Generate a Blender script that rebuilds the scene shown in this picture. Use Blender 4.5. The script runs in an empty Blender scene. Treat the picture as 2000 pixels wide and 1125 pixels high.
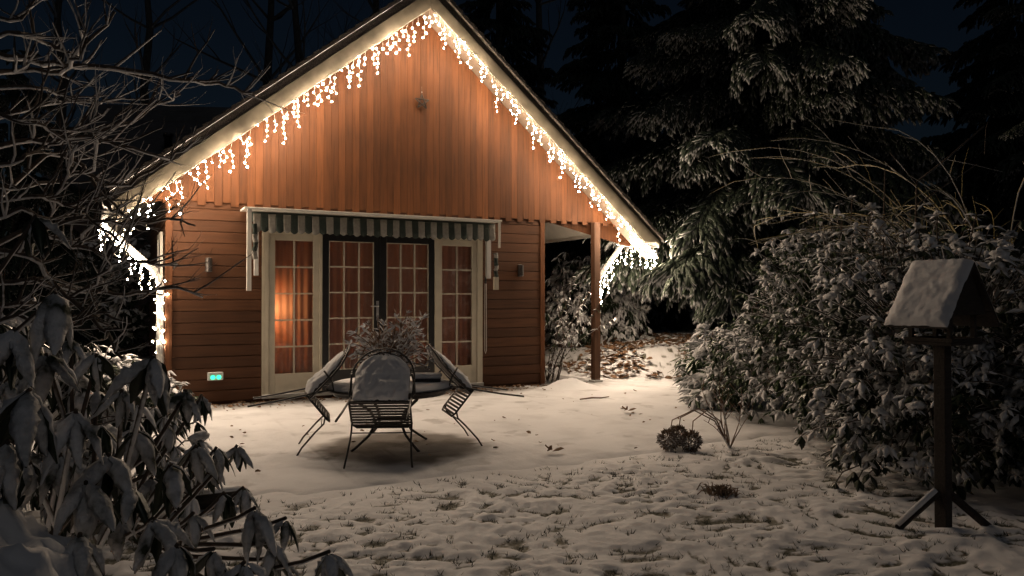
import bpy, math, random
import numpy as np
from mathutils import Vector, Matrix, noise
R = math.radians
scene = bpy.context.scene
col = scene.collection

# ------------------------------------------------------------------ camera
CAM_H = 1.5
cam_d = bpy.data.cameras.new('camera')
cam_d.sensor_width = 36; cam_d.lens = 26.64; cam_d.clip_start = 0.05; cam_d.clip_end = 2000
cam = bpy.data.objects.new('camera', cam_d); col.objects.link(cam)
cam.location = (0, 0, CAM_H); cam.rotation_euler = (R(90.68), 0, 0)
scene.camera = cam
# ------------------------------------------------------------------ night sky and added fill light
SUN_EL, SUN_ROT = R(40), R(149)
world = bpy.data.worlds.new('World'); scene.world = world; world.use_nodes = True
wn = world.node_tree; wn.nodes.clear()
sky = wn.nodes.new('ShaderNodeTexSky'); sky.sky_type = 'NISHITA'; sky.sun_disc = False
sky.sun_elevation = SUN_EL; sky.sun_rotation = SUN_ROT; sky.ozone_density = 6.0; sky.air_density = 1.2; sky.dust_density = 0.2
bg = wn.nodes.new('ShaderNodeBackground'); bg.inputs['Strength'].default_value = 0.0014
wo = wn.nodes.new('ShaderNodeOutputWorld')
wn.links.new(sky.outputs[0], bg.inputs[0]); wn.links.new(bg.outputs[0], wo.inputs[0])
fill_sun_d = bpy.data.lights.new('fill_sun', 'SUN'); fill_sun_d.energy = 0.065; fill_sun_d.angle = R(25); fill_sun_d.color = (1.0, 0.95, 0.9)  # weak warm fill from behind the camera, standing in for unseen light there
fill_sun = bpy.data.objects.new('fill_sun', fill_sun_d); col.objects.link(fill_sun)
fill_sun.rotation_euler = (R(90) - SUN_EL, 0, R(180) - SUN_ROT)
# ------------------------------------------------------------------ exposure and sampling
vs = scene.view_settings
scene.display_settings.display_device = 'sRGB'
vs.view_transform = 'Standard'; vs.look = 'None'; vs.exposure = 0.0; vs.gamma = 1.0
BULB = 680.0
scene.render.engine = 'CYCLES'
cy = scene.cycles
cy.use_denoising = True; cy.max_bounces = 6; cy.diffuse_bounces = 4; cy.glossy_bounces = 3
cy.transmission_bounces = 4; cy.transparent_max_bounces = 12
cy.sample_clamp_indirect = 3.0; cy.caustics_reflective = False; cy.caustics_refractive = False
cy.use_light_tree = True

# ================================================================== helpers
class MB:
    """collects faces, links them as one mesh object"""
    def __init__(s): s.v = []; s.f = []; s.m = []; s.sm = []
    def add(s, vs_, fs, mi=0, smooth=False):
        b = len(s.v); s.v += [tuple(p) for p in vs_]
        for k, f in enumerate(fs):
            s.f.append(tuple(b + i for i in f)); s.m.append(mi[k] if isinstance(mi, (list, tuple)) else mi); s.sm.append(smooth)
        return s
    def box(s, a, b, mi=0):
        x0, y0, z0 = a; x1, y1, z1 = b
        p = [(x0,y0,z0),(x1,y0,z0),(x1,y1,z0),(x0,y1,z0),(x0,y0,z1),(x1,y0,z1),(x1,y1,z1),(x0,y1,z1)]
        return s.add(p, [(0,3,2,1),(4,5,6,7),(0,1,5,4),(1,2,6,5),(2,3,7,6),(3,0,4,7)], mi)
    def prism(s, poly, d, mi=0):
        """extrude a closed polygon (3D points) along vector d"""
        n = len(poly); d = Vector(d); p = [Vector(q) for q in poly]; q = [x + d for x in p]
        return s.add(p + q, [tuple(range(n)), tuple(range(2*n-1, n-1, -1))] + [((i+1) % n, i, n+i, n+(i+1) % n) for i in range(n)], mi)
    def tube(s, pts, rad, n=6, mi=0, cap=True, smooth=True, flat=1.0):
        pts = [Vector(p) for p in pts]; k = len(pts)
        if not isinstance(rad, (list, tuple)): rad = [rad] * k
        vs_ = []; up = None
        for i in range(k):
            t = (pts[min(i+1, k-1)] - pts[max(i-1, 0)])
            t = t.normalized() if t.length > 1e-9 else Vector((0, 0, 1))
            if up is None:
                a = Vector((0, 0, 1)) if abs(t.z) < 0.9 else Vector((1, 0, 0))
                up = (a - t * a.dot(t)).normalized()
            else:
                up = up - t * up.dot(t)
                up = up.normalized() if up.length > 1e-6 else t.orthogonal().normalized()
            w = t.cross(up)
            for j in range(n):
                an = 2 * math.pi * j / n
                vs_.append(pts[i] + (up * math.cos(an) * flat + w * math.sin(an)) * rad[i])
        fs = []
        for i in range(k - 1):
            for j in range(n):
                a = i*n + j; b = i*n + (j+1) % n
                fs.append((a, a + n, b + n, b))
        if cap:
            fs.append(tuple(range(n))); fs.append(tuple(range(k*n - 1, (k-1)*n - 1, -1)))
        return s.add(vs_, fs, mi, smooth)
    def lathe(s, prof, n=20, mi=0, c=(0, 0, 0)):
        vs_ = []
        for r, z in prof:
            for j in range(n):
                a = 2*math.pi*j/n; vs_.append((c[0] + r*math.cos(a), c[1] + r*math.sin(a), c[2] + z))
        k = len(prof)
        fs = [(i*n+j, i*n+(j+1) % n, (i+1)*n+(j+1) % n, (i+1)*n+j) for i in range(k-1) for j in range(n)]
        return s.add(vs_, fs, mi, True)
    def mesh(s, name, mats):
        me = bpy.data.meshes.new(name); me.from_pydata(s.v, [], s.f)
        for m in (mats if isinstance(mats, (list, tuple)) else [mats]): me.materials.append(m)
        me.polygons.foreach_set('material_index', s.m); me.polygons.foreach_set('use_smooth', s.sm)
        me.update(); return me
    def build(s, name, mats, parent=None):
        return link(name, s.mesh(name, mats), parent)

def link(name, data, parent=None, M=None):
    o = bpy.data.objects.new(name, data); col.objects.link(o)
    if parent is not None: o.parent = parent
    if M is not None: o.matrix_basis = M
    return o
def tag(o, label, cat, group=None, kind=None):
    o['label'] = label; o['category'] = cat
    if group: o['group'] = group
    if kind: o['kind'] = kind
    return o
def thing(name, label, cat, loc=(0, 0, 0), rz=0.0, group=None):
    o = bpy.data.objects.new(name, None); col.objects.link(o); o.empty_display_size = 0.1
    o.location = loc; o.rotation_euler = (0, 0, rz)
    return tag(o, label, cat, group)
def struct(o): o['kind'] = 'structure'; return o
def bevel(o, w=0.004, seg=2):
    m = o.modifiers.new('bevel', 'BEVEL'); m.width = w; m.segments = seg; m.limit_method = 'ANGLE'; return o
def batch(name, bv, bf, bm, mats4, mats, parent=None, smooth=True):
    """many transformed copies of one small mesh joined into one object (numpy)"""
    bv = np.asarray(bv, float); A = np.asarray(mats4, float)
    nv = len(bv); N = len(A)
    V = (np.einsum('nij,vj->nvi', A[:, :3, :3], bv) + A[:, None, :3, 3]).reshape(-1, 3)
    lens = np.array([len(f) for f in bf]); flat = np.concatenate([np.array(f) for f in bf])
    loops = (flat[None, :] + (np.arange(N) * nv)[:, None]).ravel()
    L = np.tile(lens, N); starts = np.concatenate([[0], np.cumsum(L)[:-1]])
    me = bpy.data.meshes.new(name)
    me.vertices.add(len(V)); me.vertices.foreach_set('co', V.ravel())
    me.loops.add(len(loops)); me.loops.foreach_set('vertex_index', loops.astype(np.int32))
    me.polygons.add(len(L)); me.polygons.foreach_set('loop_start', starts.astype(np.int32))
    for m in mats: me.materials.append(m)
    me.polygons.foreach_set('material_index', np.tile(np.array(bm, np.int32), N))
    me.polygons.foreach_set('use_smooth', np.full(len(L), smooth))
    me.update(calc_edges=True); me.validate()
    return link(name, me, parent)
def frame(loc, d, up=Vector((0, 0, 1)), roll=0.0, s=1.0):
    """matrix with local x along d and local z near up"""
    x = Vector(d).normalized(); z = Vector(up); z = z - x * z.dot(x)
    z = z.normalized() if z.length > 1e-4 else x.orthogonal().normalized()
    y = z.cross(x); m = Matrix((x, y, z)).transposed().to_4x4()
    if roll: m = m @ Matrix.Rotation(roll, 4, 'X')
    if s != 1.0: m = m @ Matrix.Scale(s, 4)
    m.translation = Vector(loc); return m

# ================================================================== materials
def new_mat(name):
    m = bpy.data.materials.new(name); m.use_nodes = True
    nt = m.node_tree; b = nt.nodes['Principled BSDF']; return m, nt, b
def nd(nt, t, **k):
    n = nt.nodes.new(t)
    for a, v in k.items(): setattr(n, a, v)
    return n
def noise_col(nt, scale, detail=4, vec=None, stretch=None):
    t = nd(nt, 'ShaderNodeTexNoise'); t.inputs['Scale'].default_value = scale; t.inputs['Detail'].default_value = detail
    tc = nd(nt, 'ShaderNodeTexCoord')
    if stretch:
        mp = nd(nt, 'ShaderNodeMapping'); mp.inputs['Scale'].default_value = stretch
        nt.links.new(tc.outputs['Object'], mp.inputs[0])
        oi = nd(nt, 'ShaderNodeObjectInfo'); cx = nd(nt, 'ShaderNodeMath', operation='MULTIPLY'); cx.inputs[1].default_value = 57.0
        nt.links.new(oi.outputs['Random'], cx.inputs[0])
        va = nd(nt, 'ShaderNodeVectorMath', operation='ADD'); nt.links.new(mp.outputs[0], va.inputs[0]); nt.links.new(cx.outputs[0], va.inputs[1])
        nt.links.new(va.outputs[0], t.inputs['Vector'])
    else: nt.links.new(tc.outputs['Object'], t.inputs['Vector'])
    return t
def ramp(nt, src, stops):
    r = nd(nt, 'ShaderNodeValToRGB'); e = r.color_ramp.elements
    while len(e) < len(stops): e.new(0.5)
    for i, (p, c) in enumerate(stops): e[i].position = p; e[i].color = (*c, 1)
    nt.links.new(src, r.inputs[0]); return r
def bump(nt, b, src, strength=0.3, dist=0.01):
    n = nd(nt, 'ShaderNodeBump'); n.inputs['Strength'].default_value = strength; n.inputs['Distance'].default_value = dist
    nt.links.new(src, n.inputs['Height']); nt.links.new(n.outputs[0], b.inputs['Normal']); return n
SNOW = (0.78, 0.79, 0.82)
def snow_top(nt, b, base_socket, lo=0.25, hi=0.6, nscale=30, amount=1.0, col_=SNOW, jitter=0.5):
    """snow lying on whatever faces upward"""
    g = nd(nt, 'ShaderNodeNewGeometry'); sp = nd(nt, 'ShaderNodeSeparateXYZ')
    bf = nd(nt, 'ShaderNodeMath', operation='MULTIPLY_ADD'); bf.inputs[1].default_value = -2; bf.inputs[2].default_value = 1
    nt.links.new(g.outputs['Backfacing'], bf.inputs[0]); nt.links.new(g.outputs['Normal'], sp.inputs[0])
    nz = nd(nt, 'ShaderNodeMath', operation='MULTIPLY'); nt.links.new(sp.outputs['Z'], nz.inputs[0]); nt.links.new(bf.outputs[0], nz.inputs[1])
    t = noise_col(nt, nscale, 3); ad = nd(nt, 'ShaderNodeMath', operation='MULTIPLY_ADD'); ad.inputs[1].default_value = jitter
    nt.links.new(t.outputs['Fac'], ad.inputs[0]); nt.links.new(nz.outputs[0], ad.inputs[2])
    mr = nd(nt, 'ShaderNodeMapRange'); mr.inputs['From Min'].default_value = lo + jitter*0.5; mr.inputs['From Max'].default_value = hi + jitter*0.5
    mr.inputs['To Max'].default_value = amount; nt.links.new(ad.outputs[0], mr.inputs['Value'])
    mx = nd(nt, 'ShaderNodeMix', data_type='RGBA'); nt.links.new(mr.outputs[0], mx.inputs['Factor'])
    nt.links.new(base_socket, mx.inputs['A']); mx.inputs['B'].default_value = (*col_, 1)
    nt.links.new(mx.outputs['Result'], b.inputs['Base Color'])
def plain(name, c, rough=0.6, metal=0.0, var=0.15, scale=12, snow=None, bmp=0.0, stretch=None):
    m, nt, b = new_mat(name)
    t = noise_col(nt, scale, 5, stretch=stretch)
    r = ramp(nt, t.outputs['Fac'], [(0.3, tuple(x*(1-var) for x in c)), (0.7, tuple(min(1, x*(1+var)) for x in c))])
    b.inputs['Roughness'].default_value = rough; b.inputs['Metallic'].default_value = metal
    if snow: snow_top(nt, b, r.outputs[0], **snow)
    else: nt.links.new(r.outputs[0], b.inputs['Base Color'])
    if bmp: bump(nt, b, t.outputs['Fac'], bmp, 0.01)
    return m
def wood(name, c, stretch, rough=0.68):
    m, nt, b = new_mat(name)
    t = noise_col(nt, 6, 6, stretch=stretch)
    t2 = noise_col(nt, 1.2, 3)
    oi = nd(nt, 'ShaderNodeObjectInfo')
    r = ramp(nt, t.outputs['Fac'], [(0.25, tuple(x*0.62 for x in c)), (0.5, c), (0.75, tuple(x*1.18 for x in c))])
    ma = nd(nt, 'ShaderNodeMapRange'); ma.inputs['To Min'].default_value = 0.76; ma.inputs['To Max'].default_value = 1.2
    nt.links.new(oi.outputs['Random'], ma.inputs['Value'])
    mb = nd(nt, 'ShaderNodeMapRange'); mb.inputs['From Min'].default_value = 0.3; mb.inputs['From Max'].default_value = 0.7
    mb.inputs['To Min'].default_value = 0.78; mb.inputs['To Max'].default_value = 1.1; nt.links.new(t2.outputs['Fac'], mb.inputs['Value'])
    mm = nd(nt, 'ShaderNodeMath', operation='MULTIPLY'); nt.links.new(ma.outputs[0], mm.inputs[0]); nt.links.new(mb.outputs[0], mm.inputs[1])
    vm = nd(nt, 'ShaderNodeVectorMath', operation='SCALE'); nt.links.new(r.outputs[0], vm.inputs[0]); nt.links.new(mm.outputs[0], vm.inputs['Scale'])
    nt.links.new(vm.outputs[0], b.inputs['Base Color']); b.inputs['Roughness'].default_value = rough; b.inputs['Specular IOR Level'].default_value = 0.28
    bump(nt, b, t.outputs['Fac'], 0.25, 0.003); return m

M = {}
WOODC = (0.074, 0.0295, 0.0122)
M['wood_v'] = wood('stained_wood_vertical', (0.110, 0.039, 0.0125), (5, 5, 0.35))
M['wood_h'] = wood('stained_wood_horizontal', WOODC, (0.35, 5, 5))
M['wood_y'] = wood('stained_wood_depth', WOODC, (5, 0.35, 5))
M['post'] = wood('post_wood', (0.10, 0.048, 0.026), (6, 6, 0.3))
M['white'] = plain('white_paint', (0.74, 0.71, 0.64), 0.45, var=0.07, scale=5)
M['cream'] = plain('cream_paint', (0.50, 0.45, 0.35), 0.5, var=0.08, scale=6)
M['soffit'] = plain('beige_soffit_paint', (0.22, 0.17, 0.13), 0.6, var=0.1, scale=6)
M['barge'] = plain('weathered_cream_paint', (0.20, 0.175, 0.13), 0.6, var=0.3, scale=4, bmp=0.2)
M['black'] = plain('black_paint', (0.012, 0.012, 0.013), 0.35, var=0.2)
M['shingle'] = plain('roof_shingle', (0.07, 0.06, 0.052), 0.9, var=0.5, scale=60, snow=dict(lo=0.5, hi=0.9, amount=0.75), bmp=0.6)
M['zinc'] = plain('grey_plastic', (0.5, 0.49, 0.47), 0.4, var=0.08)
M['metal'] = plain('dark_metal', (0.045, 0.04, 0.038), 0.45, 0.4, var=0.3, scale=40, snow=dict(lo=0.6, hi=0.9, amount=0.8))
M['rattan'] = plain('chair_weave', (0.07, 0.06, 0.055), 0.7, var=0.35, scale=90, bmp=0.5)
M['steel'] = plain('brushed_steel', (0.55, 0.55, 0.55), 0.3, 0.9, var=0.05)
M['green'] = plain('green_canvas', (0.016, 0.026, 0.021), 0.8, var=0.2, scale=50)
M['canvas'] = plain('off_white_canvas', (0.22, 0.21, 0.19), 0.85, var=0.15, scale=30)
M['plastic'] = plain('white_plastic', (0.72, 0.72, 0.7), 0.35, var=0.03)
M['cable'] = plain('white_cable', (0.6, 0.58, 0.5), 0.4, var=0.05)
M['bark'] = plain('snowy_bark', (0.075, 0.055, 0.042), 0.9, var=0.4, scale=25, snow=dict(lo=0.25, hi=0.6, jitter=0.7), bmp=0.6)
M['bark_far'] = plain('dark_bark', (0.05, 0.045, 0.042), 0.95, var=0.4, scale=8, snow=dict(lo=0.3, hi=0.8, amount=0.55), bmp=0.4)
M['twig'] = plain('brown_twig', (0.16, 0.09, 0.055), 0.85, var=0.3, scale=40, snow=dict(lo=0.3, hi=0.6, jitter=0.6))
M['willow'] = plain('yellow_twig', (0.30, 0.24, 0.09), 0.7, var=0.3, scale=20, snow=dict(lo=0.35, hi=0.7, jitter=0.6))
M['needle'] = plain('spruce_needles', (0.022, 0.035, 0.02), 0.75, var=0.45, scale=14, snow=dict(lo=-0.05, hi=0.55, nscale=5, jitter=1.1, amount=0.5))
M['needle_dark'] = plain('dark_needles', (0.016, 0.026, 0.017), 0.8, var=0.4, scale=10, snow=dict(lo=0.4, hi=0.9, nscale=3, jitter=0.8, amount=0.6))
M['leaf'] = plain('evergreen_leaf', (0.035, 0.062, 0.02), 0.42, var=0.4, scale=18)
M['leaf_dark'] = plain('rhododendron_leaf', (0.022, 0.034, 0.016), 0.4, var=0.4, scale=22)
M['dry_leaf'] = plain('dry_leaf', (0.19, 0.11, 0.06), 0.85, var=0.4, scale=30)
M['dry_plant'] = plain('dried_plant', (0.22, 0.14, 0.085), 0.9, var=0.35, scale=50, snow=dict(lo=0.2, hi=0.6, jitter=0.7))
M['hydrangea'] = plain('dead_hydrangea', (0.17, 0.115, 0.075), 0.9, var=0.4, scale=60, snow=dict(lo=0.5, hi=0.9, jitter=0.5, amount=0.7))
M['stone'] = plain('grey_stone', (0.32, 0.30, 0.26), 0.85, var=0.25, scale=14, snow=dict(lo=0.55, hi=0.8), bmp=0.4)
M['concrete'] = plain('pale_concrete', (0.4, 0.39, 0.36), 0.9, var=0.15, scale=10, snow=dict(lo=0.6, hi=0.85), bmp=0.3)
M['feeder'] = plain('weathered_board', (0.028, 0.021, 0.017), 0.85, var=0.4, scale=14, bmp=0.4, stretch=(1, 6, 6))
M['far_roof'] = plain('dark_tile', (0.09, 0.09, 0.095), 0.8, var=0.2, scale=2)
M['far_wall'] = plain('dark_brick', (0.10, 0.075, 0.065), 0.9, var=0.25, scale=3)
M['floor_in'] = plain('room_floor', (0.22, 0.14, 0.09), 0.6)
M['room'] = plain('room_plaster', (0.45, 0.36, 0.28), 0.8)
M['soil'] = plain('earth', (0.06, 0.045, 0.035), 0.95, var=0.4, scale=20, snow=dict(lo=0.6, hi=0.95, nscale=9, jitter=1.0, amount=0.6), bmp=0.8)

def crust():
    m, nt, b = new_mat('crusted_snow'); tc = nd(nt, 'ShaderNodeNewGeometry')
    t = nd(nt, 'ShaderNodeTexNoise'); t.inputs['Scale'].default_value = 55; t.inputs['Detail'].default_value = 6; nt.links.new(tc.outputs['Position'], t.inputs['Vector'])
    t2 = nd(nt, 'ShaderNodeTexNoise'); t2.inputs['Scale'].default_value = 14; t2.inputs['Detail'].default_value = 5; nt.links.new(tc.outputs['Position'], t2.inputs['Vector'])
    r = ramp(nt, t2.outputs['Fac'], [(0.33, (0.05, 0.06, 0.035)), (0.42, (0.48, 0.48, 0.48)), (0.58, (0.78, 0.78, 0.80))])
    nt.links.new(r.outputs[0], b.inputs['Base Color']); b.inputs['Roughness'].default_value = 0.85
    bump(nt, b, t.outputs['Fac'], 1.0, 0.012); return m
def make_snow(name, grass=False, thin=False):
    m, nt, b = new_mat(name)
    t = noise_col(nt, 22, 6); t2 = noise_col(nt, 1.3, 4)
    r = ramp(nt, t2.outputs['Fac'], [(0.3, (0.70, 0.70, 0.72)), (0.7, (0.82, 0.82, 0.84))])
    out = r.outputs[0]
    if grass:      # grass blades show where the snow has sunk into the hollows
        a = nd(nt, 'ShaderNodeAttribute', attribute_name='bare')
        t3 = noise_col(nt, 60, 4)
        mu = nd(nt, 'ShaderNodeMath', operation='MULTIPLY_ADD'); mu.inputs[1].default_value = 0.5
        nt.links.new(t3.outputs['Fac'], mu.inputs[0]); nt.links.new(a.outputs['Fac'], mu.inputs[2])
        mr = nd(nt, 'ShaderNodeMapRange'); mr.inputs['From Min'].default_value = 0.62; mr.inputs['From Max'].default_value = 1.05
        nt.links.new(mu.outputs[0], mr.inputs['Value'])
        mx = nd(nt, 'ShaderNodeMix', data_type='RGBA'); nt.links.new(mr.outputs[0], mx.inputs['Factor'])
        nt.links.new(out, mx.inputs['A']); mx.inputs['B'].default_value = (0.09, 0.085, 0.05, 1); out = mx.outputs['Result']
    if thin:       # a thin dusting that lets the paving through in patches
        t3 = noise_col(nt, 2.2, 7)
        r3 = ramp(nt, t3.outputs['Fac'], [(0.50, (0, 0, 0)), (0.68, (1, 1, 1))])
        a = nd(nt, 'ShaderNodeAttribute', attribute_name='bare')
        ad = nd(nt, 'ShaderNodeMath', operation='MULTIPLY_ADD', use_clamp=True); ad.inputs[1].default_value = 0.16
        nt.links.new(r3.outputs[0], ad.inputs[0]); nt.links.new(a.outputs['Fac'], ad.inputs[2])
        mx = nd(nt, 'ShaderNodeMix', data_type='RGBA'); nt.links.new(ad.outputs[0], mx.inputs['Factor'])
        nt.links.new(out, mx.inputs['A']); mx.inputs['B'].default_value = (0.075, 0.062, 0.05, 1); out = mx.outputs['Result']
    nt.links.new(out, b.inputs['Base Color']); b.inputs['Roughness'].default_value = 0.75
    bump(nt, b, t.outputs['Fac'], 0.35, 0.012); return m
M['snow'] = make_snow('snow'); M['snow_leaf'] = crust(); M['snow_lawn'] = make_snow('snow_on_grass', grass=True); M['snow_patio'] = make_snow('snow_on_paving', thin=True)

def emit(name, c, s):
    m, nt, b = new_mat(name); b.inputs['Base Color'].default_value = (*c, 1)
    b.inputs['Emission Color'].default_value = (*c, 1); b.inputs['Emission Strength'].default_value = s; return m
M['bulb'] = emit('lit_bulb', (1.0, 0.77, 0.55), BULB)
M['led'] = emit('green_indicator', (0.05, 1.0, 0.55), 1.6)
M['lamp_glow'] = emit('lamp_shade_glow', (1.0, 0.55, 0.22), 22.0); M['lamp_room'] = emit('unseen_room_lamp_glow', (1.0, 0.64, 0.36), 7.0)
m, nt, b = new_mat('window_glass'); M['glass'] = m
nt.nodes.remove(b); tr = nd(nt, 'ShaderNodeBsdfTransparent'); gl = nd(nt, 'ShaderNodeBsdfGlossy'); gl.inputs['Roughness'].default_value = 0.03
fr = nd(nt, 'ShaderNodeFresnel'); fr.inputs['IOR'].default_value = 1.45; mx = nd(nt, 'ShaderNodeMixShader')
nt.links.new(fr.outputs[0], mx.inputs[0]); nt.links.new(tr.outputs[0], mx.inputs[1]); nt.links.new(gl.outputs[0], mx.inputs[2])
nt.links.new(mx.outputs[0], nt.nodes['Material Output'].inputs[0])
m, nt, b = new_mat('curtain_fabric'); M['curtain'] = m
b.inputs['Base Color'].default_value = (0.36, 0.20, 0.18, 1); b.inputs['Roughness'].default_value = 0.9
tl = nd(nt, 'ShaderNodeBsdfTranslucent'); tl.inputs['Color'].default_value = (0.54, 0.31, 0.24, 1); mx = nd(nt, 'ShaderNodeMixShader'); mx.inputs[0].default_value = 0.35
nt.links.new(b.outputs[0], mx.inputs[1]); nt.links.new(tl.outputs[0], mx.inputs[2]); nt.links.new(mx.outputs[0], nt.nodes['Material Output'].inputs[0])

# ================================================================== the place: ground
TH = R(27.6); CT, ST = math.cos(TH), math.sin(TH); X0, Y0 = -4.64, 10.2       # house corner and heading
def W(u, v, z=0.0): return Vector((X0 + CT*u - ST*v, Y0 + ST*u + CT*v, z))
def UV(x, y): dx, dy = x - X0, y - Y0; return (CT*dx + ST*dy, -ST*dx + CT*dy)
def at(px, py, Y): return Vector(((px - 1000)/1480*Y, Y, CAM_H + (580 - py)/1480*Y))
def sstep(a, b, x):
    t = min(1, max(0, (x - a)/(b - a))); return t*t*(3 - 2*t)

g = MB(); g.add([(-300, -60, -0.12), (300, -60, -0.12), (300, 500, -0.12), (-300, 500, -0.12)], [(0, 1, 2, 3)])
struct(g.build('ground', M['snow']))
PU0, PU1, PV0, PV1 = -0.35, 7.75, -5.35, 8.0        # the paved terrace in house coordinates
def patio_in(u, v):
    """signed distance-like value, positive inside the paving"""
    e = 0.30*noise.noise(Vector((u*0.9, v*0.9, 3.1))) + 0.14*noise.noise(Vector((u*3.1, v*3.1, 8.1)))
    return min(u - PU0, (PU1 if v < 0.0 else PU1 - 0.55*sstep(0.0, 0.5, v)) - u, v - PV0, PV1 - v) + e
def lawn_h(x, y):
    wx = 0.22*noise.noise(Vector((x*1.6, y*1.6, 31.0))); wy = 0.22*noise.noise(Vector((x*1.6, y*1.6, 47.0))); x += wx; y += wy
    am = max(0.25, 0.85 + 0.9*noise.noise(Vector((x*0.8, y*0.8, 13.0))))
    n1 = noise.noise(Vector((x*0.5, y*0.5, 0.0)))
    n2 = noise.fractal(Vector((x*6.5, y*7.5, 4.0)), 0.8, 2.1, 4)
    n3 = noise.noise(Vector((x*17, y*20, 9.0)))
    n4 = noise.noise(Vector((x*2.0, y*2.3, 7.0)))
    return 0.05*n1 + am*(0.024*n2 + 0.010*n3) + 0.022*n4, am*(n2 + 0.5*n3) + 0.35*n4
def grid_obj(name, xs, ys, fn, mat):
    nx, ny = len(xs), len(ys); V = []; B = []
    for y in ys:
        for x in xs:
            z, bare = fn(x, y); V.append((x, y, z)); B.append(bare)
    F = [(j*nx+i, j*nx+i+1, (j+1)*nx+i+1, (j+1)*nx+i) for j in range(ny-1) for i in range(nx-1)]
    me = bpy.data.meshes.new(name); me.from_pydata(V, [], F); me.materials.append(mat)
    me.polygons.foreach_set('use_smooth', [True]*len(F))
    a = me.attributes.new('bare', 'FLOAT', 'POINT'); a.data.foreach_set('value', B)
    return link(name, me)
def lawn_fn(x, y):
    u, v = UV(x, y); d = patio_in(u, v)
    h, b = lawn_h(x, y)
    k = sstep(-0.5, 0.1, d)
    z = (0.02 + h)*(1 - k) + (-0.035)*sstep(0.0, 0.25, d)
    if u > 7.0 and v > -1.8: z += (0.40*sstep(7.1, 8.3, u)*sstep(-0.2, 0.9, v) + 0.12*sstep(8.2, 9.5, u)*sstep(-1.8, 0.2, v))     # bed beside the porch
    bare = sstep(-0.02, -0.42, b)*0.8
    return z, bare*(1 - 0.6*k)
xs = np.concatenate([np.arange(-9, -3, 0.09), np.arange(-3, 4.2, 0.026), np.arange(4.2, 15, 0.1)])
ys = np.concatenate([np.arange(0.3, 3.6, 0.06), np.arange(3.6, 8.2, 0.026), np.arange(8.2, 26, 0.11)])
struct(grid_obj('lawn', xs.tolist(), ys.tolist(), lawn_fn, M['snow_lawn']))
def patio_fn(u, v):
    d = patio_in(u, v)
    h = 0.006*noise.fractal(Vector((u*3, v*3, 1.0)), 1.0, 2.0, 3)
    h += 0.010*noise.noise(Vector((u*0.7, v*0.7, 5.0)))
    j = min(abs((u + 0.1) % 0.6), abs((v + 0.2) % 0.6)); jj = 1 - sstep(0.0, 0.028, j)
    h -= 0.004*jj
    n = noise.fractal(Vector((u*2.3, v*2.3, 11.0)), 1.0, 2.0, 4)
    near = sstep(-0.9, -0.15, v)*sstep(7.9, 5.5, u)          # sheltered strip under the eaves stays nearly bare
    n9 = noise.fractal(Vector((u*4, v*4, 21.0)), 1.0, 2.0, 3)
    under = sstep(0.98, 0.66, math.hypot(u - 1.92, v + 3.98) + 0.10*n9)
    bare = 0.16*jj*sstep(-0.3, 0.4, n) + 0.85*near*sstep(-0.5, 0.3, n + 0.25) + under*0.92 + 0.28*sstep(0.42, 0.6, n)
    if v > 0.3: bare += 0.25
    z = 0.012 + h - 0.06*sstep(0.22, -0.18, d)
    return z, min(1, bare)
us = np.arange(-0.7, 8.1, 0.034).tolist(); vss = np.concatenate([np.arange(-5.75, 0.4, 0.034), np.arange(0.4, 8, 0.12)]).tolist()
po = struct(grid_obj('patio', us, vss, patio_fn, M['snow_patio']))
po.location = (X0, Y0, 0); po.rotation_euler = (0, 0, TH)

# ================================================================== the chalet
house = thing('garden_chalet', 'orange stained wooden chalet with steep gable roof and glazed garden doors', 'house', (X0, Y0, 0), TH)
AU, AZ, SL, SR = 3.60, 6.346, 0.81, 0.854        # ridge position, height and the two roof slopes
UL, UR, UE = -0.66, 8.0, 7.6                               # eaves
VF, VB = -0.45, 6.5                               # front overhang and back of roof
WR = 5.82                                         # right wall corner
ZG = 2.81                                         # bottom of gable cladding
def zt(u): return AZ - (AU - u)*SL if u < AU else AZ - (u - AU)*SR
# walls (core) ------------------------------------------------------
wl = MB()
D0, D1, DZ = 1.25, 4.65, 2.48                     # the glazed unit
wl.box((0.02, 0.0, 0.0), (D0, 0.12, 3.0)); wl.box((D1, 0.0, 0.0), (WR - 0.02, 0.12, 3.0)); wl.box((D0, 0.0, DZ), (D1, 0.12, 3.0))
wl.box((D0, 0.0, 0.0), (D1, 0.12, 0.10))
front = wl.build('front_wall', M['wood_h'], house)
wl = MB(); wl.box((0.02, 0.12, 0), (0.12, 6.0, 3.0)); wl.box((WR - 0.12, 0.12, 0), (WR - 0.02, 6.0, 3.0)); wl.box((0.12, 5.9, 0), (WR - 0.12, 6.0, 3.0))
side = wl.build('side_wall', M['wood_y'], house)
wl = MB(); wl.add([(UL + 0.15, 0.02, zt(UL + 0.15) - 0.32), (0.0, 0.02, ZG), (WR + 0.0, 0.02, ZG), (7.55, 0.02, ZG), (7.9, 0.02, zt(7.9) - 0.32), (AU, 0.02, AZ - 0.32)], [(0, 1, 2, 3, 4, 5)])
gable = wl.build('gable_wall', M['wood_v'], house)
wl = MB(); wl.box((0.12, 0.12, 0.02), (WR - 0.12, 5.9, 0.1)); wl.build('room_floor', M['floor_in'], house)
wl = MB(); wl.box((0.12, 0.12, 2.85), (WR - 0.12, 5.9, 2.9)); wl.build('room_ceiling', M['room'], house)
wl = MB(); wl.box((0.125, 3.4, 0.1), (WR - 0.125, 3.45, 2.85)); wl.build('room_partition', M['room'], house)
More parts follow.
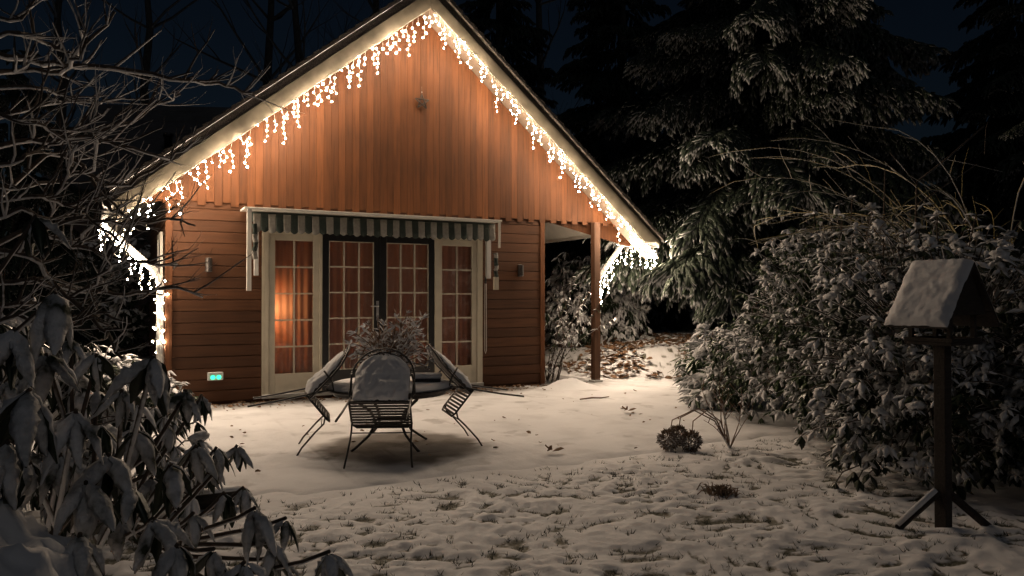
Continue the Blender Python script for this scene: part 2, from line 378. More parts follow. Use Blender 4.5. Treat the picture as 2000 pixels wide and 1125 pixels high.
# lap siding --------------------------------------------------------
def siding_mesh(L):
    p = [(0, -0.018, 0.0), (0, -0.022, 0.006), (0, -0.020, 0.142), (0, -0.010, 0.152), (0, 0.0, 0.152), (0, 0.0, 0.0)]
    return MB().prism(p, (L, 0, 0)).mesh('siding_board', M['wood_h'])
def siding(parent, a, b, z0, z1):
    me = siding_mesh(b - a); z = z0
    while z < z1 - 0.02:
        o = link('siding_board', me, parent, Matrix.Translation((a, -0.001, z)))
        o.rotation_euler = (R(random.uniform(-0.4, 0.4)), 0, 0); z += 0.156
random.seed(3)
siding(front, 0.06, D0 - 0.03, 0.06, 2.80)
siding(front, D1 + 0.03, WR - 0.06, 0.06, 2.80)
siding(front, D0 - 0.028, D1 + 0.028, 2.556, 2.80)
p = [(-0.030, 0, 0.0), (-0.010, 0, 0.150), (0.0, 0, 0.150), (0.0, 0, 0.0)]
me = MB().prism([Vector(q) for q in p], (0, 5.9, 0)).mesh('siding_board_side', M['wood_y'])
for k in range(18): link('siding_board', me, side, Matrix.Translation((0.019, 0.05, 0.06 + 0.156*k)))
p = [(0.030, 0, 0.0), (0.010, 0, 0.150), (0.0, 0, 0.150), (0.0, 0, 0.0)]
me = MB().prism([Vector(q) for q in p], (0, 5.9, 0)).mesh('siding_board_porch', M['wood_y'])
for k in range(18): link('siding_board', me, side, Matrix.Translation((WR - 0.019, 0.05, 0.06 + 0.156*k)))
for a, b in ((-0.025, 0.06), (WR - 0.06, WR + 0.025)):
    bevel(MB().box((a, -0.042, 0.03), (b, 0.05, 2.80)).build('corner_board', M['wood_v'], house))
# gable boards ------------------------------------------------------
BW = 0.1075; k = 0; u = -0.60
while u < 7.95:
    a, b = u + 0.0007, u + BW - 0.0007; mid = (a + b)/2
    zb = ZG - 0.05 if k % 2 else ZG
    ta, tb = zt(a) - 0.425, zt(b) - 0.425
    bot = max(zb, 0)
    if max(ta, tb) > bot + 0.03:
        y0, y1 = -0.045, -0.012
        ch = 0.003                       # v groove on both edges
        prof = [(a, y1), (a, y0 + ch), (a + ch*0.8, y0), (b - ch*0.8, y0), (b, y0 + ch), (b, y1)]
        vsb = [(x, y, bot) for x, y in prof]; vst = [(x, y, max(bot + 0.005, zt(x) - 0.425)) for x, y in prof]
        n = 6; mb = MB().add(vsb + vst, [(5, 4, 3, 2, 1, 0), tuple(range(6, 12))] + [(i, (i+1) % n, n + (i+1) % n, n + i) for i in range(n)])
        # keep the grain lookup local to the board
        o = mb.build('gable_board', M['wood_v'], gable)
        o.location.y = random.uniform(-0.001, 0.001)
    u += BW; k += 1
# roof --------------------------------------------------------------
ro = MB()
ro.prism([(UL, VF + 0.03, zt(UL) - 0.20), (UL, VF + 0.03, zt(UL) - 0.05), (AU, VF + 0.03, AZ - 0.05), (AU, VF + 0.03, AZ - 0.20)], (0, VB - VF, 0))
ro.prism([(AU, VF + 0.03, AZ - 0.20), (AU, VF + 0.03, AZ - 0.05), (UE, VF + 0.03, zt(UE) - 0.05), (UE, VF + 0.03, zt(UE) - 0.20)], (0, VB - VF, 0))
ro.prism([(UE + 0.001, VF + 0.03, zt(UE) - 0.20), (UE + 0.001, VF + 0.03, zt(UE) - 0.05), (UR, VF + 0.03, zt(UR) - 0.05), (UR, VF + 0.03, zt(UR) - 0.20)], (0, 0.48, 0))
roof = ro.build('roof', M['shingle'], house)
def course(side_, i, du):
    a, b = (UL - 0.03 + i*du, UL - 0.03 + (i + 1)*du + 0.05) if side_ < 0 else (UR + 0.03 - i*du, UR + 0.03 - (i + 1)*du - 0.05)
    if side_ < 0: b = min(b, AU)
    else: b = max(b, AU)
    j = random.uniform(-0.012, 0.012)
    dl = VB - VF + 0.06 if (side_ < 0 or a < UE + 0.06) else 0.55
    return MB().prism([(a, 0, zt(a) + 0.03), (b, 0, zt(b) - 0.008), (b, 0, zt(b) - 0.05), (a, 0, zt(a) - 0.05)], (0, dl, 0)), j
for sd in (-1, 1):
    for i in range(36):
        if (sd < 0 and UL + i*0.12 > AU - 0.02) or (sd > 0 and UR - i*0.122 < AU + 0.02): break
        mb, j = course(sd, i, 0.12 if sd < 0 else 0.122)
        o = mb.build('shingle_course', M['shingle'], roof); o.location.y = VF - 0.035 + j
rc = MB().prism([(AU - 0.14, VF - 0.04, AZ - 0.06), (AU, VF - 0.04, AZ + 0.05), (AU + 0.14, VF - 0.04, AZ - 0.06), (AU, VF - 0.04, AZ - 0.02)], (0, VB - VF + 0.05, 0))
rc.build('ridge_cap', M['shingle'], roof)
# barge boards, soffits ---------------------------------------------
def barge(a, b, cut=None):
    top, bot = -0.19, -0.45
    poly = [(a, VF, zt(a) + bot), (b, VF, zt(b) + bot), (b, VF, zt(b) + top), (a, VF, zt(a) + top)]
    if cut is not None:      # level cut at the lower end
        s_ = SR; ub = AU + (AZ + bot - cut)/s_
        poly = [(a, VF, zt(a) + bot), (ub, VF, cut), (b, VF, cut), (b, VF, zt(b) + top), (a, VF, zt(a) + top)]
    return bevel(MB().prism(poly, (0, 0.03, 0)).build('barge_board', M['barge'], house), 0.003)
barge(UL + 0.02, AU - 0.001); barge(AU + 0.001, UR - 0.02, cut=2.47)
sf = MB()
for a, b in ((UL + 0.03, AU), (AU, UR - 0.03)):
    sf.prism([(a, VF + 0.03, zt(a) - 0.40), (b, VF + 0.03, zt(b) - 0.40), (b, VF + 0.03, zt(b) - 0.42), (a, VF + 0.03, zt(a) - 0.42)], (0, -VF - 0.045, 0))
sf.build('rake_soffit', M['soffit'], house)
# porch roof underside: sloped white boarding plus a brown flat ceiling
for i in range(5):
    b0 = UE - 0.03 - i*0.11; a0 = b0 - 0.107
    MB().prism([(a0, 0.0, zt(a0) - 0.215), (b0, 0.0, zt(b0) - 0.215), (b0, 0.0, zt(b0) - 0.24), (a0, 0.0, zt(a0) - 0.24)], (0, 6.4, 0)).build('soffit_board', M['white'], house)
MB().box((WR, 0.03, 3.00), (7.1, 6.2, 3.03)).build('porch_ceiling', M['wood_y'], house)
MB().box((UE - 0.025, 0.03, zt(UE) - 0.27), (UE - 0.002, VB - 0.1, zt(UE) - 0.205)).build('eave_fascia', M['white'], house)
MB().box((UL + 0.035, VF + 0.04, zt(UL) - 0.40), (UL + 0.06, VB - 0.1, zt(UL) - 0.19)).build('eave_fascia', M['white'], house)
for i in range(5):
    a0 = UL + 0.065 + i*0.125; b0 = a0 + 0.122
    MB().prism([(a0, 0.0, zt(a0) - 0.215), (b0, 0.0, zt(b0) - 0.215), (b0, 0.0, zt(b0) - 0.235), (a0, 0.0, zt(a0) - 0.235)], (0, 6.4, 0)).build('soffit_board', M['white'], house)
# gutters and down pipes --------------------------------------------
def gutter(uc, zc, v0=VF + 0.05):
    poly = []
    for i in range(9):
        an = math.pi + math.pi*i/8; poly.append((uc + 0.065*math.cos(an), v0, zc + 0.065*math.sin(an)))
    for i in range(8, -1, -1):
        an = math.pi + math.pi*i/8; poly.append((uc + 0.058*math.cos(an), v0, zc + 0.058*math.sin(an)))
    return MB().prism(poly, (0, VB - 0.15 - v0, 0)).build('gutter', M['zinc'], house)
gutter(UL - 0.05, zt(UL) - 0.20); gutter(UE + 0.065, zt(UE) - 0.20, 0.08)
PIPE_L = [(UL - 0.08, -0.02, zt(UL) - 0.27), (UL - 0.10, -0.02, 2.42), (-0.42, 0.0, 2.10), (-0.16, 0.0, 1.86), (-0.085, 0.0, 1.66), (-0.085, 0.0, 0.06)]
PIPE_R = [(UE + 0.065, 0.13, zt(UE) - 0.25), (UE + 0.06, 0.12, 2.56), (UE - 0.06, 0.08, 2.45), (7.05, 0.02, 1.92), (6.945, 0.02, 1.76), (6.945, 0.02, 0.06)]
for pts in (PIPE_L, PIPE_R):
    MB().tube(pts, 0.047, 12).build('down_pipe', M['zinc'], house)
# porch post --------------------------------------------------------
bevel(MB().box((6.78, -0.155, 0.0), (6.90, -0.035, ZG - 0.005)).build('porch_post', M['post'], house), 0.006)
bevel(MB().box((6.75, -0.185, 0.0), (6.93, -0.006, 0.05)).build('post_foot', M['concrete'], house), 0.006)
# glazed unit -------------------------------------------------------
fz0, fz1 = 0.10, DZ
fm = MB()
for a, b in ((D0, D0 + 0.065), (D1 - 0.065, D1), (2.035, 2.075), (3.845, 3.885)): fm.box((a, -0.035, fz0), (b, 0.09, fz1))
fm.box((D0 + 0.065, -0.0345, fz1 - 0.07), (2.035, 0.09, fz1)); fm.box((2.075, -0.0345, fz1 - 0.04), (3.845, 0.09, fz1)); fm.box((3.885, -0.0345, fz1 - 0.07), (D1 - 0.065, 0.09, fz1))
bevel(fm.build('window_frame', M['cream'], house), 0.004)
bevel(MB().box((D0 - 0.03, -0.075, 0.06), (D1 + 0.03, -0.036, 0.115)).build('door_sill', M['concrete'], house), 0.004)
# cover strips
for a, b in ((D0 - 0.028, D0 - 0.002), (D1 + 0.002, D1 + 0.028)): MB().box((a, -0.036, 0.09), (b, 0.0, fz1 + 0.05)).build('door_trim', M['cream'], house)
def leaf_unit(name, a, b, z0, z1, ga, gb, gz0, gz1, nc, nr, mat, yy, bead):
    o = thing('tmp', 'x', 'x'); 
    for k_ in ('label', 'category'): del o[k_]
    o.name = name; o.parent = house
    f = MB()
    y0, y1 = yy, yy + 0.05
    f.box((a, y0, z0), (ga, y1, z1)); f.box((gb, y0, z0), (b, y1, z1)); f.box((ga, y0 + 0.0005, gz1), (gb, y1, z1)); f.box((ga, y0 + 0.0005, z0), (gb, y1, gz0))
    bevel(f.build('stile_frame', mat, o), 0.004)
    bars = MB(); w = 0.011
    cw = (gb - ga)/nc; rh = (gz1 - gz0)/nr
    for i in range(1, nc): bars.box((ga + i*cw - w, y0 + 0.006, gz0), (ga + i*cw + w, y1 - 0.006, gz1))
    for j in range(1, nr): bars.box((ga, y0 + 0.008, gz0 + j*rh - w), (gb, y1 - 0.008, gz0 + j*rh + w))
    if bead:
        for q in ((ga, gz0, ga + 0.012, gz1), (gb - 0.012, gz0, gb, gz1)): bars.box((q[0], y0 + 0.005, q[1]), (q[2], y1 - 0.01, q[3]))
        bars.box((ga + 0.012, y0 + 0.0045, gz0), (gb - 0.012, y1 - 0.0105, gz0 + 0.012)); bars.box((ga + 0.012, y0 + 0.0045, gz1 - 0.012), (gb - 0.012, y1 - 0.0105, gz1))
    bars.build('muntin_bars', M['cream'], o)
    pm = MB().box((-cw/2 + w, -0.002, -rh/2 + w), (cw/2 - w, 0.002, rh/2 - w)).mesh('pane', M['glass'])
    for i in range(nc):
        for j in range(nr):
            q = link('pane', pm, o, Matrix.Translation((ga + (i + 0.5)*cw, y0 + 0.027, gz0 + (j + 0.5)*rh)) @ Matrix.Rotation(R(random.uniform(-0.5, 0.5)), 4, 'X') @ Matrix.Rotation(R(random.uniform(-0.5, 0.5)), 4, 'Z'))
    return o
random.seed(8)
w1 = leaf_unit('side_window', D0 + 0.068, 2.032, fz0 + 0.003, fz1 - 0.073, D0 + 0.155, 1.945, 0.40, 2.315, 2, 5, M['cream'], -0.015, False)
w2 = leaf_unit('side_window', 3.888, D1 - 0.068, fz0 + 0.003, fz1 - 0.073, 3.975, D1 - 0.155, 0.40, 2.315, 2, 5, M['cream'], -0.015, False)
d1 = leaf_unit('garden_door', 2.078, 2.958, fz0 + 0.003, fz1 - 0.043, 2.175, 2.86, 0.42, 2.33, 3, 5, M['black'], -0.02, True)
d2 = leaf_unit('garden_door', 2.962, 3.842, fz0 + 0.003, fz1 - 0.043, 3.06, 3.745, 0.42, 2.33, 3, 5, M['black'], -0.02, True)
hp = MB().box((2.895, -0.028, 1.20), (2.935, -0.0205, 1.44)); hp.tube([(2.915, -0.028, 1.36), (2.915, -0.075, 1.36), (2.90, -0.08, 1.36), (2.79, -0.08, 1.36)], 0.010, 8)
hp.tube([(2.915, -0.03, 1.25), (2.915, -0.037, 1.25)], 0.012, 10)
hp.build('door_handle', M['steel'], d1)
MB().box((2.945, -0.036, 0.2), (2.975, -0.0205, 2.38)).build('meeting_strip', M['black'], d1)
# side wall window beyond the left corner
sw = MB(); yy0, yy1, z0, z1 = 0.9, 1.75, 1.35, 2.45
for a, b in (((yy0, z0), (yy0 + 0.08, z1)), ((yy1 - 0.08, z0), (yy1, z1)), ((yy0 + 0.08, z1 - 0.08), (yy1 - 0.08, z1)), ((yy0 + 0.08, z0), (yy1 - 0.08, z0 + 0.08))):
    sw.box((-0.05, a[0], a[1]), (-0.012, b[0], b[1]))
sw.build('side_window_frame', M['white'], house)
MB().box((-0.03, yy0 + 0.08, z0 + 0.08), (-0.018, yy1 - 0.08, z1 - 0.08)).build('side_window_pane', M['black'], house)
# curtains
def curtain(a, b, y, seed):
    rnd = random.Random(seed); n = int((b - a)/0.012); ph = rnd.random()*6
    V = []; F = []
    for i in range(n + 1):
        x = a + (b - a)*i/n
        d = 0.013*math.sin(x*52 + ph + 1.6*math.sin(x*7 + ph)) + 0.012*math.sin(x*23 + ph)
        for j, z in enumerate((0.14, 0.8, 1.5, 2.1, 2.44)): V.append((x + 0.006*math.sin(z*3 + x*20), y + d*(1.1 - 0.12*j), z))
    for i in range(n):
        for j in range(4): q = i*5 + j; F.append((q, q + 5, q + 6, q + 1))
    return MB().add(V, F, 0, True).build('curtain', M['curtain'], house)
curtain(1.28, 2.95, 0.20, 1); curtain(2.97, 4.62, 0.20, 2)
# table lamp behind the curtain
lampo = thing('table_lamp', 'lit table lamp glowing through the curtain behind the side window', 'lamp', W(1.42, 0.42, 0.1), TH)
MB().lathe([(0.0, 0.0), (0.15, 0.0), (0.15, 0.03), (0.03, 0.06), (0.03, 1.12), (0.0, 1.12)], 16).build('stand', M['black'], lampo)
MB().lathe([(0.13, 1.12), (0.08, 1.36)], 20).build('shade', M['lamp_glow'], lampo)
lampo = thing('unseen_room_lamp', 'unseen lamp deep in the room, added to give the curtained doors a faint glow', 'lamp', W(3.5, 1.9, 0.1), TH)  # lamp out of sight, added to light all the curtains from inside
MB().lathe([(0.0, 0.0), (0.15, 0.0), (0.15, 0.03), (0.02, 0.05), (0.02, 1.45), (0.0, 1.45)], 16).build('stand', M['black'], lampo)
MB().lathe([(0.20, 1.45), (0.13, 1.75)], 20).build('shade', M['lamp_room'], lampo)
# ================================================================== fixtures on the front
# awning ------------------------------------------------------------
AV = -0.46
aw = thing('window_awning', 'folded awning with green and white striped valance above the glazed doors', 'awning', W(0, 0, 0), TH)
bevel(MB().box((0.92, AV, 2.695), (4.82, -0.05, 2.722)).build('cover_board', M['white'], aw), 0.004)
bevel(MB().box((0.955, AV + 0.012, 1.585), (1.015, AV + 0.05, 2.694)).build('side_board', M['white'], aw), 0.004)
bevel(MB().box((4.775, AV + 0.012, 2.28), (4.80, AV + 0.06, 2.694)).build('side_board', M['white'], aw), 0.004)
MB().tube([(1.06, -0.15, 2.62), (4.82, -0.15, 2.62)], 0.07, 14).build('fabric_roll', M['green'], aw)
n = 37; w = (4.80 - 1.07)/n
for i in range(n):
    a = 1.07 + i*w; V = []; K = 6; mat = M['green'] if i % 2 else M['canvas']
    zz = (2.66, 2.58, 2.50, None)
    for r_ in range(4):
        for q in range(K + 1):
            t = q/K; x = a + w*t
            z = zz[r_] if zz[r_] is not None else 2.425 - 0.03*math.sin(math.pi*t) + 0.008*math.sin(i*2.1)
            V.append((x, -0.235 - 0.012*math.sin(x*9 + r_*0.5) - 0.004*r_, z))
    F = [(r_*(K+1) + q, r_*(K+1) + q + 1, (r_+1)*(K+1) + q + 1, (r_+1)*(K+1) + q) for r_ in range(3) for q in range(K)]
    o = MB().add(V, F, 0, True).build('valance_stripe', mat, aw); sm = o.modifiers.new('thick', 'SOLIDIFY'); sm.thickness = 0.003
for ua, ub, zb, ztp in ((1.095, 1.13, 1.80, 2.6), (4.70, 4.75, 1.80, 2.55)):
    bevel(MB().box((ua, -0.14, zb), (ub + 0.03, -0.10, ztp)).build('folding_arm', M['zinc'], aw), 0.008)
for uc, zs, e in ((1.07, (2.50, 2.36, 2.25, 2.13, 2.02), 0), (4.755, (2.20, 2.12, 2.00, 1.92, 1.82), 1)):
    for q in range(4):
        z0, z1 = zs[q+1], zs[q]; xo = 0.012*math.sin(q*2.3)
        MB().tube([(uc + xo, -0.37, z0), (uc - xo*0.6, -0.375, (z0+z1)/2), (uc + 0.012*math.sin((q-1)*2.3), -0.37, z1)], [0.036, 0.032, 0.036], 9).build('side_fold', M['green'] if (q + e) % 2 == 0 else M['canvas'], aw)
MB().box((4.715, -0.40, 1.615), (4.79, -0.345, 1.82)).build('weight_bar', M['cream'], aw)
cd = thing('awning_pull_cord', 'thin looped pull cord hanging beside the pale side window under the awning', 'cord', W(4.72, -0.06, 1.78), TH)
MB().tube([(0, 0, 0.75), (0, 0, 0.02), (0.0, 0, 0.0)], 0.006, 5).build('rod', M['zinc'], cd)
MB().tube([(-0.012, 0, -0.02), (-0.016, 0, -0.6), (-0.014, 0, -1.15), (0, 0, -1.20), (0.014, 0, -1.15), (0.012, 0, -0.6), (0.012, 0, -0.02)], 0.005, 5).build('loop', M['zinc'], cd)
MB().tube([(0, 0, 0.05), (0, 0, -0.06)], 0.018, 8).build('toggle', M['black'], cd)
# wall lamps, socket, star ------------------------------------------
for uc, lab in ((0.515, 'small unlit wall light on siding beside the striped awning\'s long white board'), (5.37, 'small unlit wall light on siding between awning and porch')):
    t = thing('wall_light', lab, 'wall light', W(uc, -0.03, 1.94), TH, 'unlit wall lights on the siding')
    bevel(MB().box((-0.035, -0.012, -0.10), (0.035, 0.02, 0.10)).build('back_plate', M['metal'], t), 0.004)
    pr = [(0.045*math.cos(math.pi + math.pi*i/8), -0.012 + 0.085*math.sin(math.pi + math.pi*i/8), -0.09) for i in range(9)]
    MB().prism(pr, (0, 0, 0.18)).build('shade', M['metal'], t)
sk = thing('power_socket', 'white double outdoor socket with two green indicator lights on the siding', 'socket', W(0.605, -0.03, 0.41), TH)
bevel(MB().box((-0.10, -0.05, -0.055), (0.10, 0.02, 0.055)).build('housing', M['plastic'], sk), 0.008)
for x in (-0.035, 0.042):
    bevel(MB().tube([(x, -0.051, -0.012), (x, -0.062, -0.012)], 0.03, 14, smooth=False).build('indicator_light', M['led'], sk), 0.003)
    MB().box((x - 0.036, -0.056, 0.022), (x + 0.036, -0.0505, 0.045)).build('flap', M['zinc'], sk)
stt = thing('star_ornament', 'small brown twig star hung high on the gable', 'ornament', W(3.61, -0.06, 4.55), TH)
for i in range(5):
    a0 = R(90 + i*144); a1 = R(90 + (i + 1)*144)
    MB().tube([(0.12*math.cos(a0), -0.012 - 0.004*i, 0.12*math.sin(a0)), (0.12*math.cos(a1), -0.012 - 0.004*((i + 1) % 5), 0.12*math.sin(a1))], 0.010, 5).build('twig', M['feeder'], stt)
MB().tube([(0, -0.01, 0.14), (0, -0.0, 0.24)], 0.004, 4).build('hanger', M['twig'], stt)

# ================================================================== icicle lights (lit)
def bulb_mesh():
    mb = MB(); n = 7; r = 0.0128; V = []
    for ring, (rr, zz) in enumerate(((1.0, 0.0), (0.84, 0.48), (0.4, 0.75))):
        for j in range(n): a = 2*math.pi*j/n; V.append((r*rr*math.cos(a), r*rr*math.sin(a), r*zz))
    F = []
    for q in range(2):
        for j in range(n): F.append((q*n + j, q*n + (j+1) % n, (q+1)*n + (j+1) % n, (q+1)*n + j))
    F.append(tuple(range(2*n, 3*n)))
    mb.add(V, F, 0, False)
    V2 = [(r*math.cos(2*math.pi*j/n), r*math.sin(2*math.pi*j/n), 0) for j in range(n)] + [(0.005*math.cos(2*math.pi*j/n), 0.005*math.sin(2*math.pi*j/n), -0.022) for j in range(n)]
    mb.add(V2, [(j, n + j, n + (j+1) % n, (j+1) % n) for j in range(n)] + [tuple(range(n, 2*n))], 1, False)
    return mb.mesh('bulb', [M['bulb'], M['cable']])
BM = bulb_mesh()
rl = random.Random(11)
def bulb(parent, p, out=(0, -0.86, -0.50)):
    d = Vector(out).normalized() + Vector((rl.uniform(-.5, .5), rl.uniform(-.25, .25), rl.uniform(-.55, .65)))
    if rl.random() < 0.37: d = Vector((rl.uniform(-.6, .6), rl.uniform(0.3, 1.0), rl.uniform(-.9, -.3)))        # the odd one turned to the wall
    q = d.to_track_quat('Z', 'Y').to_matrix().to_4x4(); q.translation = Vector(p)
    link('bulb', BM, parent, q @ Matrix.Scale(rl.uniform(0.72, 1.22), 4))
def icicles(parent, line, spacing, lens, jit=0.02, y_out=0.0, turn=0.0):
    """drops hanging from a polyline, each a wire with bulbs"""
    wires = MB(); line = [Vector(p) for p in line]
    wires.tube([p + Vector((0, 0, 0.004*math.sin(i*3))) for i, p in enumerate(line)], 0.004, 4)
    seg = [(line[i+1] - line[i]).length for i in range(len(line) - 1)]; tot = sum(seg); s_ = spacing*0.5; k = 0; cnt = 0
    while s_ < tot:
        q = s_; i = 0
        while i < len(seg) - 1 and q > seg[i]: q -= seg[i]; i += 1
        p = line[i].lerp(line[i+1], q/seg[i]); m = lens[k % len(lens)]
        x, y = rl.uniform(-jit, jit), rl.uniform(-0.02, 0.015) + y_out
        pts = [p]; off = rl.choice((0.0, 0.04, 0.07, 0.1))
        for b_ in range(m):
            z = -0.02 - off - 0.070*b_ - rl.uniform(-0.012, 0.012)
            xb = x + (0.034 if b_ % 2 else -0.034)*rl.uniform(-0.2, 1.0)
            c = p + Vector((xb, y + rl.uniform(-0.015, 0.015), z)); pts.append(c)
            bulb(parent, c, (rl.uniform(-1, 1)*turn, -0.86 + turn*rl.uniform(0, 0.8), -0.5 + turn*rl.uniform(0, 1.4))); cnt += 1
        wires.tube(pts, 0.0025, 3)
        s_ += spacing*rl.uniform(0.7, 1.3); k += 1
    wires.build('wire', M['cable'], parent); return cnt
def rake(u): return (u, VF - 0.055, zt(u) - 0.45 - 0.02*abs(math.sin(u*5)))
I1 = thing('icicle_lights', 'lit icicle lights along the gable slope that rises from the bare branches', 'string lights', W(0, 0, 0), TH, 'lit string lights on the chalet')
c1 = icicles(I1, [rake(UL + 0.08 + (AU - UL - 0.1)*i/12) for i in range(13)], 0.11, [3, 5, 2, 6, 4, 1, 5, 3, 7, 2, 4, 6, 1, 3])
I2 = thing('icicle_lights', 'lit icicle lights along the gable slope that ends over the porch', 'string lights', W(0, 0, 0), TH, 'lit string lights on the chalet')
c2 = icicles(I2, [rake(AU + 0.03 + (UR - 0.25 - AU)*i/12) for i in range(13)], 0.11, [2, 4, 5, 1, 3, 6, 2, 4, 1, 5, 3, 2, 7, 3])
I3 = thing('icicle_lights', 'lit icicle lights wound down the drainpipe behind the snowy branches', 'string lights', W(0, 0, 0), TH, 'lit string lights on the chalet')
PL = [Vector(p) + Vector((-0.01, -0.055, -0.03)) for p in PIPE_L]
c3 = icicles(I3, [(UL, VF, zt(UL) - 0.40), (UL - 0.1, -0.25, 2.45)] + [tuple(p) for p in PL[1:4]], 0.085, [4, 2, 5, 3, 6, 2, 4, 1], 0.04, 0.0, 0.9)
# wound round the vertical pipe
wire = MB(); pts = []
for i in range(100):
    t = i/99; z = 1.72 - 1.55*t; a = t*2*math.pi*9
    q = Vector((-0.085 + 0.055*math.cos(a), 0.055*math.sin(a), z)); pts.append(q)
    if i % 2 == 0 and (z > 0.75 or 0.22 < z < 0.42):
        o = Vector((math.cos(a)*0.055, math.sin(a)*0.055, -0.01))
        if math.sin(a) < 0.75: bulb(I3, q + o*0.3 + Vector((rl.uniform(-.03, .03), -0.01, rl.uniform(-.03, .03))), (math.cos(a) - 0.3, math.sin(a) - 0.4, -0.5))
wire.tube(pts, 0.003, 3).build('wire', M['cable'], I3)
I4 = thing('icicle_lights', 'lit icicle lights bunched on the drainpipe under the porch eave behind the post', 'string lights', W(0, 0, 0), TH, 'lit string lights on the chalet')
PR = [Vector(p) + Vector((0, -0.055, -0.03)) for p in PIPE_R]
c4 = icicles(I4, [(UR - 0.33, VF + 0.0, 2.40), (UR - 0.12, VF + 0.0, 2.38), (UR - 0.08, -0.1, 2.38), (UE + 0.12, 0.0, 2.42), tuple(PR[2]), tuple(PR[3]), tuple(PR[4]), (6.96, -0.03, 1.62)], 0.11, [5, 7, 4, 6, 3, 5, 6, 3, 4, 3, 2, 5], 0.06, 0.0, 0.9)
for i in range(12): bulb(I4, (6.955 + rl.uniform(-.03, .05), -0.03 + rl.uniform(-.02, .02), 1.78 - 0.025*i), (0.5, -0.7, -0.4))
print('bulbs', c1, c2, c3, c4)

# ================================================================== terrace furniture
TC = Vector((-1.22, 7.62, 0.0)); TR_, TZ = 0.63, 0.61
tb = thing('garden_table', 'round dark metal garden table covered with snow in front of the doors', 'table', TC)
MB().lathe([(0, TZ - 0.035), (TR_ - 0.02, TZ - 0.035), (TR_, TZ - 0.025), (TR_, TZ - 0.008), (TR_ - 0.02, TZ), (0, TZ)], 48).build('table_top', M['metal'], tb)
MB().lathe([(TR_ - 0.07, TZ - 0.036), (TR_ - 0.07, TZ - 0.075), (TR_ - 0.085, TZ - 0.075), (TR_ - 0.085, TZ - 0.036)], 40).build('apron', M['metal'], tb)
sn = MB(); rs = np.linspace(0, 1, 14); n = 56; V = []; F = []
for i, r in enumerate(rs):
    for j in range(n):
        a = 2*math.pi*j/n; rr = r*(TR_ - 0.01 + 0.012*noise.noise(Vector((math.cos(a)*3, math.sin(a)*3, 0))))
        x, y = rr*math.cos(a), rr*math.sin(a)
        z = TZ + 0.004 + 0.035*(1 - max(0, (r - 0.93)/0.07)**2) + 0.008*noise.noise(Vector((x*6, y*6, 2)))
        V.append((x, y, z))
for i in range(13):
    for j in range(n): F.append((i*n+j, (i+1)*n+j, (i+1)*n+(j+1) % n, i*n+(j+1) % n))
sn.add(V, F, 0, True).build('snow_cover', M['snow'], tb)
for k in range(4):
    a = R(45 + 90*k); c, s_ = math.cos(a), math.sin(a)
    MB().tube([((0.48)*c, 0.48*s_, TZ - 0.04), (0.42*c, 0.42*s_, 0.5), (0.24*c, 0.24*s_, 0.38), (0.17*c, 0.17*s_, 0.26), (0.26*c, 0.26*s_, 0.14), (0.40*c, 0.40*s_, 0.05), (0.46*c, 0.46*s_, 0.015)], 0.014, 8).build('leg', M['metal'], tb)
rg = [(0.17*math.cos(R(15*i)), 0.17*math.sin(R(15*i)), 0.26) for i in range(25)]
MB().tube(rg, 0.010, 6).build('ring', M['metal'], tb)

# dried plant in a pot
pl = thing('dried_pot_plant', 'dried snow-dusted plant in a pot standing on the garden table', 'plant', TC + Vector((0.0, 0.10, TZ + 0.035)))
MB().lathe([(0, 0), (0.10, 0), (0.13, 0.16), (0.14, 0.16), (0.14, 0.19), (0.12, 0.19), (0.11, 0.15), (0, 0.15)], 20).build('pot', M['stone'], pl)
rp = random.Random(5); st = MB(); tips = []
for k in range(70):
    az = rp.uniform(0, 6.28); el = rp.uniform(0.75, 1.5) if k % 4 else rp.uniform(0.3, 0.9); L = rp.uniform(0.2, 0.5)*(0.75 + 0.45*(el/1.45))
    p = Vector((0.05*math.cos(az), 0.05*math.sin(az), 0.16)); d = Vector((math.cos(az)*math.cos(el), math.sin(az)*math.cos(el), math.sin(el)))
    pts = [p.copy()]
    for i in range(6):
        d = (d + Vector((rp.uniform(-.35, .35), rp.uniform(-.35, .35), rp.uniform(-.25, .2)))).normalized(); p = p + d*(L/6); pts.append(p.copy())
        if i > 1 and rp.random() < 0.8: tips.append((p.copy(), d.copy()))
    st.tube(pts, [0.010, 0.009, 0.009, 0.008, 0.008, 0.007, 0.005], 5)
for px_, pz_, l_ in ((0.32, 0.42, 1), (0.05, 0.62, 1), (-0.42, 0.34, 1), (0.38, 0.2, 1), (0.30, 0.60, 1)):
    pts = [Vector((0, 0, 0.16)), Vector((px_*0.35, -0.02, pz_*0.6)), Vector((px_*0.75, -0.05, pz_*0.9)), Vector((px_, -0.04, pz_ + 0.02))]
    st.tube(pts, [0.008, 0.007, 0.006, 0.004], 5); tips += [(q, Vector((px_, 0, 0.3))) for q in pts[2:]]
st.build('stems', M['dry_plant'], pl)
LFV = [(0, 0, 0), (0.3, 0.16, 0.05), (0.7, 0.14, 0.05), (1, 0, -0.06), (0.7, -0.14, 0.05), (0.3, -0.16, 0.05), (0.5, 0, -0.06)]
LFF = [(0, 6, 1), (1, 6, 2), (2, 6, 3), (3, 6, 4), (4, 6, 5), (5, 6, 0)]
ms = []
for p, d in tips:
    for q in range(4):
        dd = d + Vector((rp.uniform(-1, 1), rp.uniform(-1, 1), rp.uniform(-1.0, 0.6)))
        ms.append(frame(p, dd, roll=rp.uniform(-1, 1), s=rp.uniform(0.04, 0.10)))
batch('dry_leaves', LFV, LFF, [0]*6, ms, [M['dry_plant']], pl)
bx_ = thing('snowy_lantern_box', 'small low box buried in snow on the round garden table', 'box', TC + Vector((0.36, 0.05, TZ + 0.036)))
